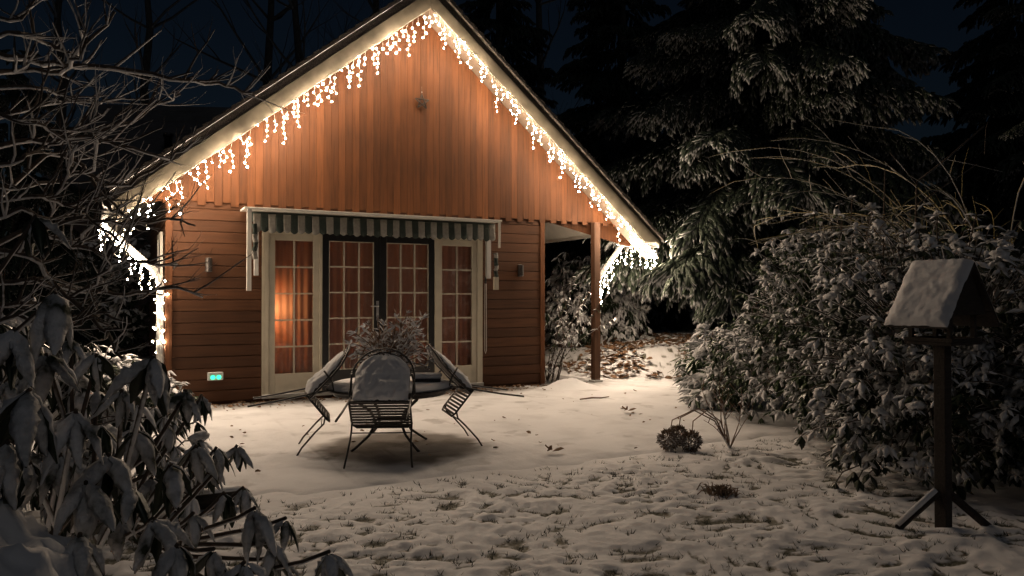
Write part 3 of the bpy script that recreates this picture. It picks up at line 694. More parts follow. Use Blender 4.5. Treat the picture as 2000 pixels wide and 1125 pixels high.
bevel(MB().box((-0.14, -0.07, 0), (0.14, 0.07, 0.035)).build('body', M['metal'], bx_), 0.006)
bevel(MB().box((-0.15, -0.08, 0.0355), (0.15, 0.08, 0.085)).build('snow_cover', M['snow'], bx_), 0.03, 4)

# chairs tipped forward against the table ---------------------------
def make_chair(label, foot, heading, tip, seed):
    ch = thing('garden_chair', label, 'chair', foot, heading, 'garden chairs tipped against the round table')
    ct, st_ = math.cos(tip), math.sin(tip)
    def T(x, y, z): return Vector((x, y*ct + z*st_, -y*st_ + z*ct))       # tip forward about the front feet
    hw = 0.27; SZ = 0.46; SD = -0.35; bl = R(8)
    for sx in (-1, 1):
        MB().tube([T(sx*(hw + 0.03), 0.05, 0.012), T(sx*(hw + 0.015), 0.01, 0.12), T(sx*hw, -0.02, 0.30), T(sx*hw, -0.03, SZ - 0.05), T(sx*hw, -0.07, SZ)], 0.009, 8).build('leg', M['metal'], ch)
        MB().tube([T(sx*(hw + 0.02), SD - 0.26, 0.0), T(sx*(hw + 0.01), SD - 0.13, 0.22), T(sx*hw, SD, SZ), T(sx*(hw + 0.005), SD + 0.07, SZ + 0.13)], 0.010, 8).build('leg', M['metal'], ch)
        MB().tube([T(sx*(hw + 0.005), SD + 0.07, SZ + 0.13), T(sx*(hw + 0.02), SD + 0.13, SZ + 0.22), T(sx*(hw + 0.02), SD + 0.06, SZ + 0.26), T(sx*(hw + 0.0), SD - 0.07, SZ + 0.27)], 0.010, 8).build('armrest', M['metal'], ch)
    MB().tube([T(-hw, -0.025, 0.38), T(hw, -0.025, 0.38)], 0.006, 6).build('stretcher', M['metal'], ch)
    sf_ = [T(-hw, SD, SZ), T(-hw, -0.05, SZ), T(-hw + 0.04, -0.01, SZ), T(hw - 0.04, -0.01, SZ), T(hw, -0.05, SZ), T(hw, SD, SZ), T(-hw, SD, SZ)]
    MB().tube(sf_, 0.010, 8).build('seat_frame', M['metal'], ch)
    for i in range(9):
        y0, y1 = SD + 0.012 + i*0.036, SD + 0.012 + i*0.036 + 0.021
        MB().add([T(x, y, z) for z in (SZ - 0.005, SZ + 0.005) for x, y in ((-hw + .008, y0), (hw - .008, y0), (hw - .008, y1), (-hw + .008, y1))],
                 [(3, 2, 1, 0), (4, 5, 6, 7), (0, 1, 5, 4), (1, 2, 6, 5), (2, 3, 7, 6), (3, 0, 4, 7)]).build('seat_slat', M['rattan'], ch)
    # back: hoop of two rims with small spacers, panel below
    def B(x, h, off=0.0):          # back plane: x across, h up the back, off outwards (behind)
        curve = 0.05*(x/hw)**2
        return T(x, SD - h*math.sin(bl) - off*math.cos(bl) + curve, SZ + h*math.cos(bl) - off*math.sin(bl))
    def hoop(r_in, hs, top):
        pts = [B(-hw + r_in, 0.0)]
        pts.append(B(-hw + r_in - 0.015, hs*0.5))
        for i in range(17):
            an = math.pi*(1 - i/16); pts.append(B((hw + 0.015 - r_in)*math.cos(an), hs + (top - hs)*math.sin(an)))
        pts.append(B(hw - r_in + 0.015, hs*0.5)); pts.append(B(hw - r_in, 0.0)); return pts
    h1, h2 = hoop(0.0, 0.34, 0.60), hoop(0.042, 0.33, 0.55)
    MB().tube(h1, 0.010, 8).build('back_hoop', M['metal'], ch); MB().tube(h2, 0.008, 8).build('back_hoop', M['metal'], ch)
    sp = MB()
    for i in range(3, 18, 2): sp.tube([h1[i], h2[i]], 0.006, 5)
    sp.build('spacer', M['metal'], ch)
    V = []; nu, nv = 12, 12
    for off in (0.012, -0.006):
        for j in range(nv + 1):
            for i in range(nu + 1):
                h = 0.02 + 0.50*j/nv; wv = hw - 0.045
                if h > 0.33: wv *= math.sqrt(max(0.05, 1 - ((h - 0.33)/0.20)**2))
                V.append(B((2*i/nu - 1)*wv, h, off))
    n_ = (nu+1)*(nv+1)
    F = [(j*(nu+1)+i, (j+1)*(nu+1)+i, (j+1)*(nu+1)+i+1, j*(nu+1)+i+1) for j in range(nv) for i in range(nu)]
    F += [tuple(n_ + k for k in reversed(f)) for f in F]
    MB().add(V, F, 0, True).build('backrest', M['rattan'], ch)
    # snow lying on the upturned back
    nu, nv = 36, 40; V = []; F = []
    for j in range(nv + 1):
        for i in range(nu + 1):
            s_, t_ = 2*i/nu - 1, j/nv; h = 0.005 + 0.515*t_; wv = hw - 0.022
            if h > 0.33: wv *= math.sqrt(max(0.03, 1 - ((h - 0.33)/0.205)**2))
            e = min(1 - abs(s_), t_*1.2, (1 - t_)*1.2)*5; th = (0.014 + 0.034*(1 - t_))*math.sqrt(min(1, max(0, e + 0.35*noise.noise(Vector((s_*7 + seed, t_*9, 3))))))*(1 + 0.5*noise.fractal(Vector((s_*4 + seed, t_*5, 1)), 0.8, 2, 4)) - 0.003
            V.append(B(s_*wv*(1 + 0.02*noise.noise(Vector((t_*9, seed, 0)))), h, 0.0125 + th))
    F = [(j*(nu+1)+i, (j+1)*(nu+1)+i, (j+1)*(nu+1)+i+1, j*(nu+1)+i+1) for j in range(nv) for i in range(nu)]
    MB().add(V, F, 0, True).build('snow_cover', M['snow'], ch)
    return ch
def chair_to_table(label, ang, dist, tip, seed):
    d = Vector((math.cos(ang), math.sin(ang), 0))           # heading of the chair, toward the table
    foot = TC - d*dist; return make_chair(label, (foot.x, foot.y, 0.014), ang - R(90), tip, seed)
chair_to_table('tipped garden chair whose snowy round back faces the camera', R(93), 1.04, R(51), 1.0)
chair_to_table('tipped garden chair leaning on the table near the side window with the lamp glow', R(14), 0.95, R(51), 4.0)
chair_to_table('tipped garden chair with open hoop back leaning on the table toward the porch', R(197), 0.93, R(51), 7.0)

# ================================================================== bird table
BT = Vector((2.74, 4.83, 0.0))
bt = thing('bird_table', 'dark wooden bird table with snow on its pitched roof in front of the hedge', 'bird table', BT, R(32))
bevel(MB().box((-0.038, -0.038, 0.0), (0.038, 0.038, 1.20)).build('post', M['feeder'], bt), 0.006)
for k in (0, 2):
    a = R(150 + 90*k); c, s_ = math.cos(a), math.sin(a)
    MB().tube([(0.03*c, 0.03*s_, 0.26), (0.30*c, 0.30*s_, 0.03)], 0.026, 4, smooth=False).build('brace', M['feeder'], bt)
    if k == 0: MB().tube([(0.05*c, 0.05*s_, 0.275), (0.30*c, 0.30*s_, 0.058)], [0.020, 0.020], 6).build('brace_snow', M['snow'], bt)
bevel(MB().box((-0.17, -0.15, 1.20), (0.17, 0.15, 1.22)).build('tray', M['feeder'], bt), 0.004)
rm = MB()
for a, b in (((-0.17, -0.15), (0.17, -0.138)), ((-0.17, 0.138), (0.17, 0.15)), ((-0.17, -0.1375), (-0.158, 0.1375)), ((0.158, -0.1375), (0.17, 0.1375))): rm.box((a[0], a[1], 1.221), (b[0], b[1], 1.245))
rm.build('tray_rim', M['feeder'], bt)
for sx in (-1, 1):
    for sy in (-1, 1): MB().box((sx*0.14 - 0.013, sy*0.12 - 0.013, 1.221), (sx*0.14 + 0.013, sy*0.12 + 0.013, 1.52)).build('roof_support', M['feeder'], bt)
RZ, EZ, HWD, LEN = 1.72, 1.32, 0.31, 0.20
for sx in (-1, 1):
    n_ = Vector((sx*(RZ - EZ), 0, HWD)).normalized()
    for k in range(4):
        t0, t1 = k/4, (k + 1)/4 - 0.01
        a = Vector((sx*HWD*(1 - t0), -LEN, EZ + (RZ - EZ)*t0)); b = Vector((sx*HWD*(1 - t1), -LEN, EZ + (RZ - EZ)*t1))
        MB().prism([a, b, b - n_*0.018, a - n_*0.018], (0, 2*LEN, 0)).build('roof_board', M['feeder'], bt)
    V = []; nu, nv = 40, 36
    for j in range(nv + 1):
        for i in range(nu + 1):
            s_, t_ = i/nu, j/nv; e = min(s_, 1 - s_, t_*1.5 , (1 - t_)*3 + 0.2)*7
            p = Vector((sx*HWD*(1 - t_), -LEN + 2*LEN*s_, EZ + (RZ - EZ)*t_))
            V.append(p + n_*(0.001 + 0.030*math.sqrt(min(1, max(0, e + 0.25*noise.noise(p*20))))*(1 + 0.22*noise.fractal(p*14, 0.8, 2, 4))))
    F = [(j*(nu+1)+i, j*(nu+1)+i+1, (j+1)*(nu+1)+i+1, (j+1)*(nu+1)+i) for j in range(nv) for i in range(nu)]
    if sx > 0: F = [tuple(reversed(f)) for f in F]
    MB().add(V, F, 0, True).build('roof_snow', M['snow'], bt)
MB().prism([(-HWD + 0.1, LEN - 0.05, EZ + 0.07), (HWD - 0.1, LEN - 0.05, EZ + 0.07), (0, LEN - 0.05, RZ - 0.03)], (0, 0.015, 0)).build('gable_board', M['feeder'], bt)
MB().prism([(-HWD + 0.1, -LEN + 0.05, EZ + 0.07), (HWD - 0.1, -LEN + 0.05, EZ + 0.07), (0, -LEN + 0.05, RZ - 0.03)], (0, -0.015, 0)).build('gable_board', M['feeder'], bt)

# ================================================================== vegetation
def leaf_shape(L=1.0, Wd=0.3, droop=0.25, snow=0.05, segs=4, fold=0.10, seed=0, rough=0.0, bend=0.0):
    """closed leaf along +x; upper faces index 1 (snow), lower faces index 0 (leaf)"""
    V = []; F = []; Mi = []; rn_ = random.Random(seed)
    for i in range(segs + 1):
        t = i/segs; w = Wd*0.5*math.sin(math.pi*min(1, 0.12 + 0.88*t)**0.85)**0.75 if 0 < i < segs else Wd*0.06
        x = L*t; z = -droop*t*t; yb = bend*t*t
        j = lambda: rn_.uniform(-rough, rough)
        V += [(x + j(), yb + w*(1 + 5*j()), z - fold*w + j()), (x, yb + 0.5*j(), z + snow*math.sin(math.pi*min(0.97, t + 0.08))*(1 + 18*j())), (x + j(), yb - w*(1 + 5*j()), z - fold*w + j()), (x, yb, z - 0.012)]
    for i in range(segs):
        a = 4*i; b = a + 4
        F += [(a, a+1, b+1, b), (a+1, a+2, b+2, b+1), (a+2, a+3, b+3, b+2), (a+3, a, b, b+3)]; Mi += [1, 1, 0, 0]
    return V, [tuple(reversed(f)) for f in F], Mi
# ---- near rhododendron: every leaf an object ----------------------
LM = []
for q_, (Wd, dr, sn_, bn_) in enumerate(((0.40, 0.30, 0.09, .05), (0.36, 0.18, 0.10, -.08), (0.44, 0.42, 0.08, .1), (0.38, 0.10, 0.07, -.12), (0.34, 0.5, 0.11, .02), (0.42, 0.25, 0.10, -.03), (0.32, 0.35, 0.08, .15))):
    V = []; F = []; Mi = []; NS = 10; rn_ = random.Random(q_ + 3)
    for i in range(NS + 1):
        t = i/NS; w = Wd*0.5*math.sin(math.pi*min(1, 0.12 + 0.88*t)**0.85)**0.7 if 0 < i < NS else Wd*0.06
        z = -dr*t*t; env = math.sin(math.pi*min(0.96, t + 0.07))
        for k_, fx in enumerate((1.0, 0.55, 0.0, -0.55, -1.0)):
            h_ = (0.0, 0.8, 1.0, 0.8, 0.0)[k_]*sn_*env*rn_.uniform(0.45, 1.5); wob = rn_.uniform(0.82, 1.18) if k_ in (0, 4) else 1
            V.append((t + rn_.uniform(-.012, .012), bn_*t*t + fx*w*wob, z - 0.3*abs(fx)*w + h_ + rn_.uniform(-.006, .006)))
        V.append((t, bn_*t*t, z - 0.02))
    for i in range(NS):
        a_ = 6*i; b_ = a_ + 6
        for k_ in range(6): F.append((a_ + k_, b_ + k_, b_ + (k_+1) % 6, a_ + (k_+1) % 6)); Mi.append(1 if k_ < 4 else 0)
    mb = MB(); mb.add(V, F, Mi, True); LM.append(mb.mesh('leaf', [M['leaf_dark'], M['snow_leaf']]))
V, F, Mi = leaf_shape(1, 0.28, 0.3, 0.0, 5); mb = MB(); mb.add(V, F, [0]*len(F), True); LM_BARE = mb.mesh('leaf_bare', [M['leaf_dark']])
rb = random.Random(21)
rh = thing('rhododendron', 'near rhododendron with large drooping snow-crusted leaves beside the lawn', 'shrub', (-1.9, 2.3, 0.0))
RO = Vector((-1.9, 2.3, 0.0))
whorls = [(300,695,2.3,.19,8),(365,760,2.9,.14,6),(385,868,2.6,.15,8),(335,905,2.4,.16,7),(425,872,2.9,.13,7),(465,868,3.0,.11,6),(478,950,2.7,.12,6),
 (500,990,2.3,.17,8),(535,1055,2.3,.13,6),(645,1075,2.2,.12,6),(215,885,2.2,.17,8),(150,800,2.0,.19,8),(60,760,1.9,.20,8),(110,570,2.2,.20,8),
 (70,420,2.6,.16,7),(30,640,2.1,.18,7),(170,940,2.1,.17,7),(300,1010,2.1,.16,8),(350,1060,2.0,.15,7),(420,1070,2.1,.15,7),(480,1095,2.1,.14,6),(270,840,2.6,.15,7),
 (120,885,2.3,.17,7),(20,860,1.9,.19,7),(240,760,2.6,.14,7),(380,1000,2.4,.13,6),(90,690,2.4,.16,7),(190,690,2.7,.14,7),(440,960,2.6,.12,6),(560,1010,2.4,.10,5),(255,945,2.2,.15,7),(395,770,3.4,.13,6),(140,660,2.9,.13,6),(60,900,2.2,.15,6),(230,1000,2.4,.14,6),(300,930,2.7,.12,6),(410,920,3.0,.10,6),(160,1040,1.9,.14,6),(545,1085,2.4,.10,6),(10,740,2.6,.14,6),(330,830,3.1,.11,6),(190,760,2.9,.13,6)]
stemmb = MB(); root = Vector((0, 0, 0))
hubs = [Vector((-0.30, 0.0, 0.55)), Vector((0.05, 0.05, 0.45)), Vector((0.30, 0.1, 0.35)), Vector((-0.15, 0.3, 0.9)), Vector((0.35, 0.4, 0.75)), Vector((-0.2, -0.1, 1.1))]
for h in hubs: stemmb.tube([root, h*0.5 + Vector((rb.uniform(-.05, .05), 0, 0.05)), h], [0.03, 0.022, 0.016], 7)
for px, py, Y, L, n in whorls:
    c = at(px, py, Y) - RO
    h = min(hubs, key=lambda q: (q - c).length + (0.4 if q.z > c.z + 0.1 else 0))
    mid = h.lerp(c, 0.55) + Vector((rb.uniform(-.06, .06), rb.uniform(-.06, .06), rb.uniform(-.20, -.04)))
    stemmb.tube([h, mid, c.lerp(mid, 0.2) + Vector((0, 0, -0.01)), c], [0.012, 0.009, 0.007, 0.006], 6)
    a0 = rb.uniform(0, 6.28); n = 6; L *= 0.88
    for k in range(n):
        a = a0 + 2*math.pi*k/n + rb.uniform(-.25, .25); el = R(rb.uniform(-80, -30))
        d = Vector((math.cos(a)*math.cos(el), math.sin(a)*math.cos(el), math.sin(el)))
        me = rb.choice(LM) if rb.random() < 0.86 else LM_BARE
        link('leaf', me, rh, frame(c + d*0.012, d, roll=rb.uniform(-.3, .3), s=L*rb.uniform(0.8, 1.12)))
stemmb.build('stems', M['bark'], rh)
# ---- low snowed-over shrub in the corner --------------------------
dm = thing('snowed_dome_shrub', 'low domed shrub wholly buried under smooth snow beneath the rhododendron', 'shrub', (-1.42, 1.72, 0))
V = []; F = []; n = 110; kk = 44
for i in range(kk + 1):
    for j in range(n):
        a = 2*math.pi*j/n; e = math.pi/2*i/kk
        p = Vector((0.64*math.cos(a)*math.cos(e), 0.50*math.sin(a)*math.cos(e), 0.97*math.sin(e)**0.7))
        f = 1 + 0.11*noise.fractal(p*4.2, 0.8, 2.1, 6); V.append(p*f)
for i in range(kk):
    for j in range(n): F.append((i*n+j, i*n+(j+1) % n, (i+1)*n+(j+1) % n, (i+1)*n+j))
MB().add(V, F, 0, True).build('snow_cover', M['snow'], dm)
V, F, Mi = leaf_shape(1, 0.34, 0.2, 0.05, 3); ms = []
for k in range(150):
    a = rb.uniform(0, 6.28); e = rb.uniform(0.05, 0.7); p = Vector((0.62*math.cos(a)*math.cos(e), 0.50*math.sin(a)*math.cos(e), 0.86*math.sin(e)**0.7))
    ms.append(frame(p, Vector((math.cos(a), math.sin(a), -0.5)), roll=rb.uniform(-.5, .5), s=rb.uniform(0.06, 0.1)))
batch('foliage', V, F, Mi, ms, [M['leaf_dark'], M['snow']], dm)

BLV = []; BLF = []
for i_ in range(5):
    for j_ in range(8):
        e_ = -1.3 + 2.6*i_/4; a_ = 2*math.pi*j_/8; k_ = 1 + 0.25*math.sin(j_*2.3 + i_*1.9); BLV.append((1.5*k_*math.cos(e_)*math.cos(a_), k_*math.cos(e_)*math.sin(a_), 0.75*k_*math.sin(e_)))
BLF = [(i_*8 + j_, i_*8 + (j_+1) % 8, (i_+1)*8 + (j_+1) % 8, (i_+1)*8 + j_) for i_ in range(4) for j_ in range(8)]
# ---- generic leafy shrub -----------------------------------------
def leafy(parent, blobs, density, L, rnd, mats, snow_share=0.7, el=(-60, -5), leaves=4, spread=0.5, Wd=0.56, gaps=0.0, twig=True, shell=0.28, segs=2, clump=0.3):
    V1, F1, M1 = leaf_shape(1, Wd, 0.28, 0.13, segs, 0.3); V2, F2, M2 = leaf_shape(1, Wd, 0.25, 0.0, segs)
    A = []; Bm = []; C_ = []; tw = MB()
    for c, r in blobs:
        c = Vector(c); area = 4*math.pi*((r[0]*r[1])**1.6/3 + (r[0]*r[2])**1.6/3 + (r[1]*r[2])**1.6/3)**(1/1.6)
        for k in range(int(area*density)):
            z = rnd.uniform(-0.55, 1); a = rnd.uniform(0, 2*math.pi); q = math.sqrt(1 - z*z)
            d = Vector((q*math.cos(a), q*math.sin(a), z)); rr = 1 - shell*rnd.random()**1.6 + 0.22*noise.noise(d*2.4 + c) + 0.10*noise.noise(d*7 + c)
            spray = rnd.random() < 0.11
            if spray: rr = rnd.uniform(1.05, 1.28)
            if gaps and not spray and noise.noise(d*4.5 + c*1.7) < -0.28 - (0.5 - gaps): continue
            p = c + Vector((d.x*r[0], d.y*r[1], d.z*r[2]))*rr
            if p.z < 0.03: continue
            nrm = Vector((d.x/r[0], d.y/r[1], d.z/r[2])).normalized()
            a0 = rnd.uniform(0, 6.28); cs = rnd.uniform(0.6, 1.35); sn_ = rnd.random() < snow_share*(0.65 + 0.5*max(0, d.z + 0.4))*(1 + 1.6*noise.noise(p*2.6))
            for k2 in range(leaves):
                an = a0 + 2*math.pi*k2/leaves + rnd.uniform(-.4, .4); e = R(rnd.uniform(*el))
                dv = Vector((math.cos(an)*math.cos(e), math.sin(an)*math.cos(e), math.sin(e))) + nrm*spread
                m = frame(p + dv.normalized()*0.01, dv, roll=rnd.uniform(-.5, .5), s=L*cs*rnd.uniform(0.75, 1.15))
                (A if sn_ and rnd.random() < 0.88 else Bm).append(m)
            if sn_ and rnd.random() < clump: C_.append(frame(p + Vector((0, 0, 0.02)), Vector((rnd.uniform(-1, 1), rnd.uniform(-1, 1), rnd.uniform(-.5, .2))), roll=rnd.uniform(0, 6), s=L*rnd.uniform(0.22, 0.5)))
            if twig and (spray or rnd.random() < 0.35): tw.tube([c.lerp(p, 0.72), c.lerp(p, 0.88) + Vector((rnd.uniform(-.03, .03), rnd.uniform(-.03, .03), 0.02)), p], 0.006, 4, cap=False)
    if A: batch('foliage', V1, F1, M1, A, mats, parent)
    if Bm: batch('foliage', V2, F2, [0]*len(F2), Bm, mats, parent)
    if C_: batch('snow_clumps', BLV, BLF, [0]*len(BLF), C_, [M['snow_leaf']], parent)['kind'] = 'stuff'
    if twig and tw.v: tw.build('twigs', M['bark'], parent)['kind'] = 'stuff'
def stems(parent, base, tops, r0=0.03, mat='bark'):
    mb = MB()
    for t in tops:
        t = Vector(t); b_ = Vector(base); m1 = b_.lerp(t, 0.4) + Vector((random.uniform(-.1, .1), random.uniform(-.1, .1), 0.1))
        mb.tube([b_, m1, t], [r0, r0*0.7, r0*0.35], 6)
    mb.build('stems', M[mat], parent)
rv = random.Random(31)
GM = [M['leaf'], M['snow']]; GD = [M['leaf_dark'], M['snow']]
sh = thing('evergreen_shrub', 'large leafy evergreen shrub dusted with snow bulging over the lawn edge', 'shrub', (3.95, 8.7, 0))
leafy(sh, [((-0.1, 0.0, 1.05), (1.05, 1.2, 1.25)), ((-0.40, -1.0, 0.5), (0.65, 0.7, 0.7)), ((0.6, -0.4, 1.25), (1.0, 1.0, 1.0)), ((-0.45, 0.35, 1.75), (0.5, 0.5, 0.55)), ((-0.75, 0.9, 0.55), (0.65, 0.9, 0.75))], 88, 0.096, rv, GM, 0.62, gaps=0.4)
stems(sh, (0, 0, 0), [(-0.6, 0, 1.3), (0.3, 0.5, 1.6), (-0.3, -0.8, 0.9), (0.5, -0.3, 1.7), (0, 0.2, 1.9)], 0.04)
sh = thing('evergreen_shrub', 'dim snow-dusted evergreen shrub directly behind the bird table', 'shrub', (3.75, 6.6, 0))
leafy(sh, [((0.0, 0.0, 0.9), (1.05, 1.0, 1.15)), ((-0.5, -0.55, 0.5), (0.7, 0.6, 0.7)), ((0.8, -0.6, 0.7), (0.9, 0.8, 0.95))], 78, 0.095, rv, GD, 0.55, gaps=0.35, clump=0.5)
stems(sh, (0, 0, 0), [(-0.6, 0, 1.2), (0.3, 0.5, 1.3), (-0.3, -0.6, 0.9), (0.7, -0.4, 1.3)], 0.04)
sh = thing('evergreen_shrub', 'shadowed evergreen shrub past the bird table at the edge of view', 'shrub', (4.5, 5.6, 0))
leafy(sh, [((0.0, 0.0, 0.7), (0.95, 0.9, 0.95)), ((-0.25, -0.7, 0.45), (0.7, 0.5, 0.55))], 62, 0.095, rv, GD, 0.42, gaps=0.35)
stems(sh, (0, 0, 0), [(-0.4, 0, 1.0), (0.3, 0.3, 1.1), (-0.1, -0.6, 0.7)], 0.04)
sh = thing('snow_laden_shrub', 'tangle of pale snow-laden stems and leaves where the bed meets the shrub', 'shrub', (2.95, 10.9, 0))
leafy(sh, [((-0.05, 0.0, 0.40), (0.40, 0.5, 0.55)), ((-0.15, -0.55, 0.2), (0.35, 0.4, 0.3)), ((0.3, 0.5, 0.5), (0.4, 0.5, 0.5))], 60, 0.2, rv, GM, 1.0, el=(-70, 10), gaps=0.4, Wd=0.34, leaves=5)
stems(sh, (0, 0, 0), [(-0.6, -0.3, 0.5), (0.3, 0.2, 0.9), (-0.3, -0.8, 0.4)], 0.02)
# rhododendron behind the porch
sh = thing('porch_rhododendron', 'bright snowy rhododendron seen past the porch post', 'shrub', (2.0, 17.2, 0))
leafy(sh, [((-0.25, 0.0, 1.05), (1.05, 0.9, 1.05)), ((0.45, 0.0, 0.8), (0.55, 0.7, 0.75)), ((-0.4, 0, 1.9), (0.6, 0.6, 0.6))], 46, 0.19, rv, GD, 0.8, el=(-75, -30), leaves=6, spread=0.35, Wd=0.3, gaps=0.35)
stems(sh, (0, 0, 0), [(-0.6, 0, 1.5), (0.3, 0.2, 1.3), (-0.2, 0, 1.9)], 0.04)
bh = thing('background_hedge', 'dim frosted hedge behind the low block wall under the spruces', 'hedge', (5.0, 22.0, 0))
leafy(bh, [((-1.6, 0, 1.1), (1.5, 0.8, 1.3)), ((0.3, 0.2, 1.3), (1.5, 0.8, 1.5)), ((2.2, 0.1, 1.1), (1.5, 0.8, 1.3))], 26, 0.24, rv, GM, 1.0, el=(-70, 10), leaves=5, gaps=0.3)
stems(bh, (0, 0, 0), [(-1.5, 0, 1.4), (0.3, 0.2, 1.6), (2.0, 0, 1.4)], 0.05)
# climber at the wall corner
cl = thing('climbing_plant', 'thin snowy climber beside the chalet corner under the porch roof', 'plant', W(6.08, 0.15, 0), TH)
mb = MB(); ms = []; V1, F1, M1 = leaf_shape(1, 0.45, 0.25, 0.07, 2)
for k in range(11):
    p = Vector((rv.uniform(-.08, .12), rv.uniform(-.08, .08), 0)); d = Vector((rv.uniform(-.05, .22), rv.uniform(-.1, .1), 1)); pts = [p.copy()]
    for i in range(rv.randint(7, 15)):
        d = (d + Vector((rv.uniform(-.22, .24), rv.uniform(-.2, .2), rv.uniform(-.05, .1)))).normalized(); p = p + d*0.13; pts.append(p.copy())
        if p.z > 0.25:
            for q in range(2):
                a = rv.uniform(0, 6.28); ms.append(frame(p, Vector((math.cos(a), math.sin(a), rv.uniform(-.9, .1))), s=rv.uniform(0.06, 0.13)))
    mb.tube(pts, [0.010 - 0.006*i/len(pts) for i in range(len(pts))], 5)
mb.build('stems', M['bark'], cl); batch('foliage', V1, F1, M1, ms, GM, cl)
# heap of snow at the corner
def mound(name, label, cat, loc, r, h, mat, seed, rz=0.0):
    V = []; F = []; n, kk = 40, 14
    for i in range(kk + 1):
        for j in range(n):
            a = 2*math.pi*j/n; t = 1 - i/kk; p = Vector((r[0]*t*math.cos(a), r[1]*t*math.sin(a), 0)); 
            f = 1 + 0.22*noise.noise(Vector((math.cos(a)*1.5 + seed, math.sin(a)*1.5, 0)))
            z = h*(math.cos(math.pi*t)*0.5 + 0.5)*(1 + 0.35*noise.fractal(Vector((p.x*5 + seed, p.y*5, 0)), 1, 2, 3)); V.append((p.x*f, p.y*f, z - 0.03*t))
    for i in range(kk):
        for j in range(n): F.append((i*n+j, i*n+(j+1) % n, (i+1)*n+(j+1) % n, (i+1)*n+j))
    o = MB().add(V, F, 0, True).build(name, mat); o.location = loc; o.rotation_euler = (0, 0, rz); return tag(o, label, cat)
mound('snow_heap', 'small heap of snow at the foot of the chalet corner by the climber', 'snow heap', W(6.0, -0.55, 0.02), (0.75, 0.42), 0.13, M['snow'], 3.0, TH)

# leaf bed beside the porch
DL = [(0, 0, 0), (0.35, 0.30, 0.10), (0.75, 0.22, 0.16), (1, 0, 0.05), (0.75, -0.22, 0.12), (0.35, -0.30, 0.13), (0.5, 0, -0.05)]
def litter(name, pts, s0, s1, mats, seed, snow=0.35, lift=0.0):
    rn = random.Random(seed); A = []; Bm = []
    for p in pts:
        a = rn.uniform(0, 6.28); m = frame(Vector(p) + Vector((0, 0, lift*rn.random())), Vector((math.cos(a), math.sin(a), rn.uniform(-.25, .35))), roll=rn.uniform(-.7, .7), s=rn.uniform(s0, s1))
        (Bm if rn.random() < snow else A).append(m)
    return A, Bm
bed = []
for k in range(4200):
    u, v = rv.uniform(7.15, 11.5), rv.uniform(-1.0, 6.5)
    if u < (7.2 if v > 0.1 else 8.0) + 0.3*noise.noise(Vector((v*2, 0, 0))) or noise.noise(Vector((u*1.1, v*1.1, 2))) < -0.15: continue
    p = W(u, v); z, _ = lawn_fn(p.x, p.y); bed.append((p.x, p.y, z + 0.015))
A, Bm = litter('x', bed, 0.09, 0.19, None, 3, 0.45, 0.05)
o = batch('fallen_leaves', DL, LFF, [0]*6, A, [M['dry_leaf']]); o['kind'] = 'stuff'; o['label'] = 'brown fallen leaves heaped on the bed beside the porch'
V1, F1, M1 = leaf_shape(1, 0.6, 0.1, 0.12, 2)
o = batch('snowy_leaves', V1, F1, M1, Bm, [M['dry_leaf'], M['snow']]); o['kind'] = 'stuff'; o['label'] = 'snow-capped fallen leaves heaped on the bed beside the porch'
# litter along the wall foot and specks over the terrace
sp = []
for k in range(520):
    u = rv.uniform(0.0, 5.8); p = W(u, -abs(rv.gauss(0, 0.28)) - 0.06); sp.append((p.x, p.y, 0.03))
for k in range(75):
    u, v = rv.uniform(-0.2, 7.6), rv.uniform(-5.2, -0.3); p = W(u, v); sp.append((p.x, p.y, 0.028))
A, Bm = litter('x', sp, 0.02, 0.075, None, 9, 0.2)
o = batch('leaf_litter', DL, LFF, [0]*6, A + Bm, [M['dry_leaf']]); o['kind'] = 'stuff'; o['label'] = 'scattered brown leaf litter over the snowy terrace'
# twig and log
tw = tag(MB().tube([W(5.30, -1.98, 0.03), W(5.48, -2.02, 0.045), W(5.66, -2.0, 0.03), W(5.82, -1.96, 0.035)], [0.010, 0.014, 0.012, 0.006], 6).build('fallen_twig', M['twig']), 'short bare twig lying on the snowy terrace near the porch', 'twig')
for i, (uu, vv, lab) in enumerate(((5.21, -3.25, 'curled dark leaf lying alone mid-terrace toward the hedge'), (3.05, -5.0, 'dark curled leaf lying flat on the terrace edge in front of the chairs'))):
    o = MB(); 
    for q in range(3): o.add([frame(Vector((0, 0, 0.01*q)), Vector((math.cos(q*2.2), math.sin(q*2.2), 0.2)), roll=0.5*q, s=0.12) @ Vector(x) for x in DL], LFF, 0, True)
    o = o.build('curled_leaf', M['dry_leaf']); o.location = W(uu, vv, 0.04); tag(o, lab, 'leaf')
lg = thing('cut_log', 'short dark log with snow on top lying among the near rhododendron leaves', 'log', (-2.15, 5.35, 0.06), R(18))
MB().tube([(-0.25, 0, 0.0), (0, 0.01, 0.01), (0.24, 0, 0.02)], [0.06, 0.065, 0.06], 12).build('trunk_piece', M['feeder'], lg)
MB().tube([(-0.24, 0, 0.045), (0, 0.01, 0.06), (0.235, 0, 0.068)], [0.035, 0.042, 0.035], 10, flat=0.7).build('snow_cover', M['snow'], lg)
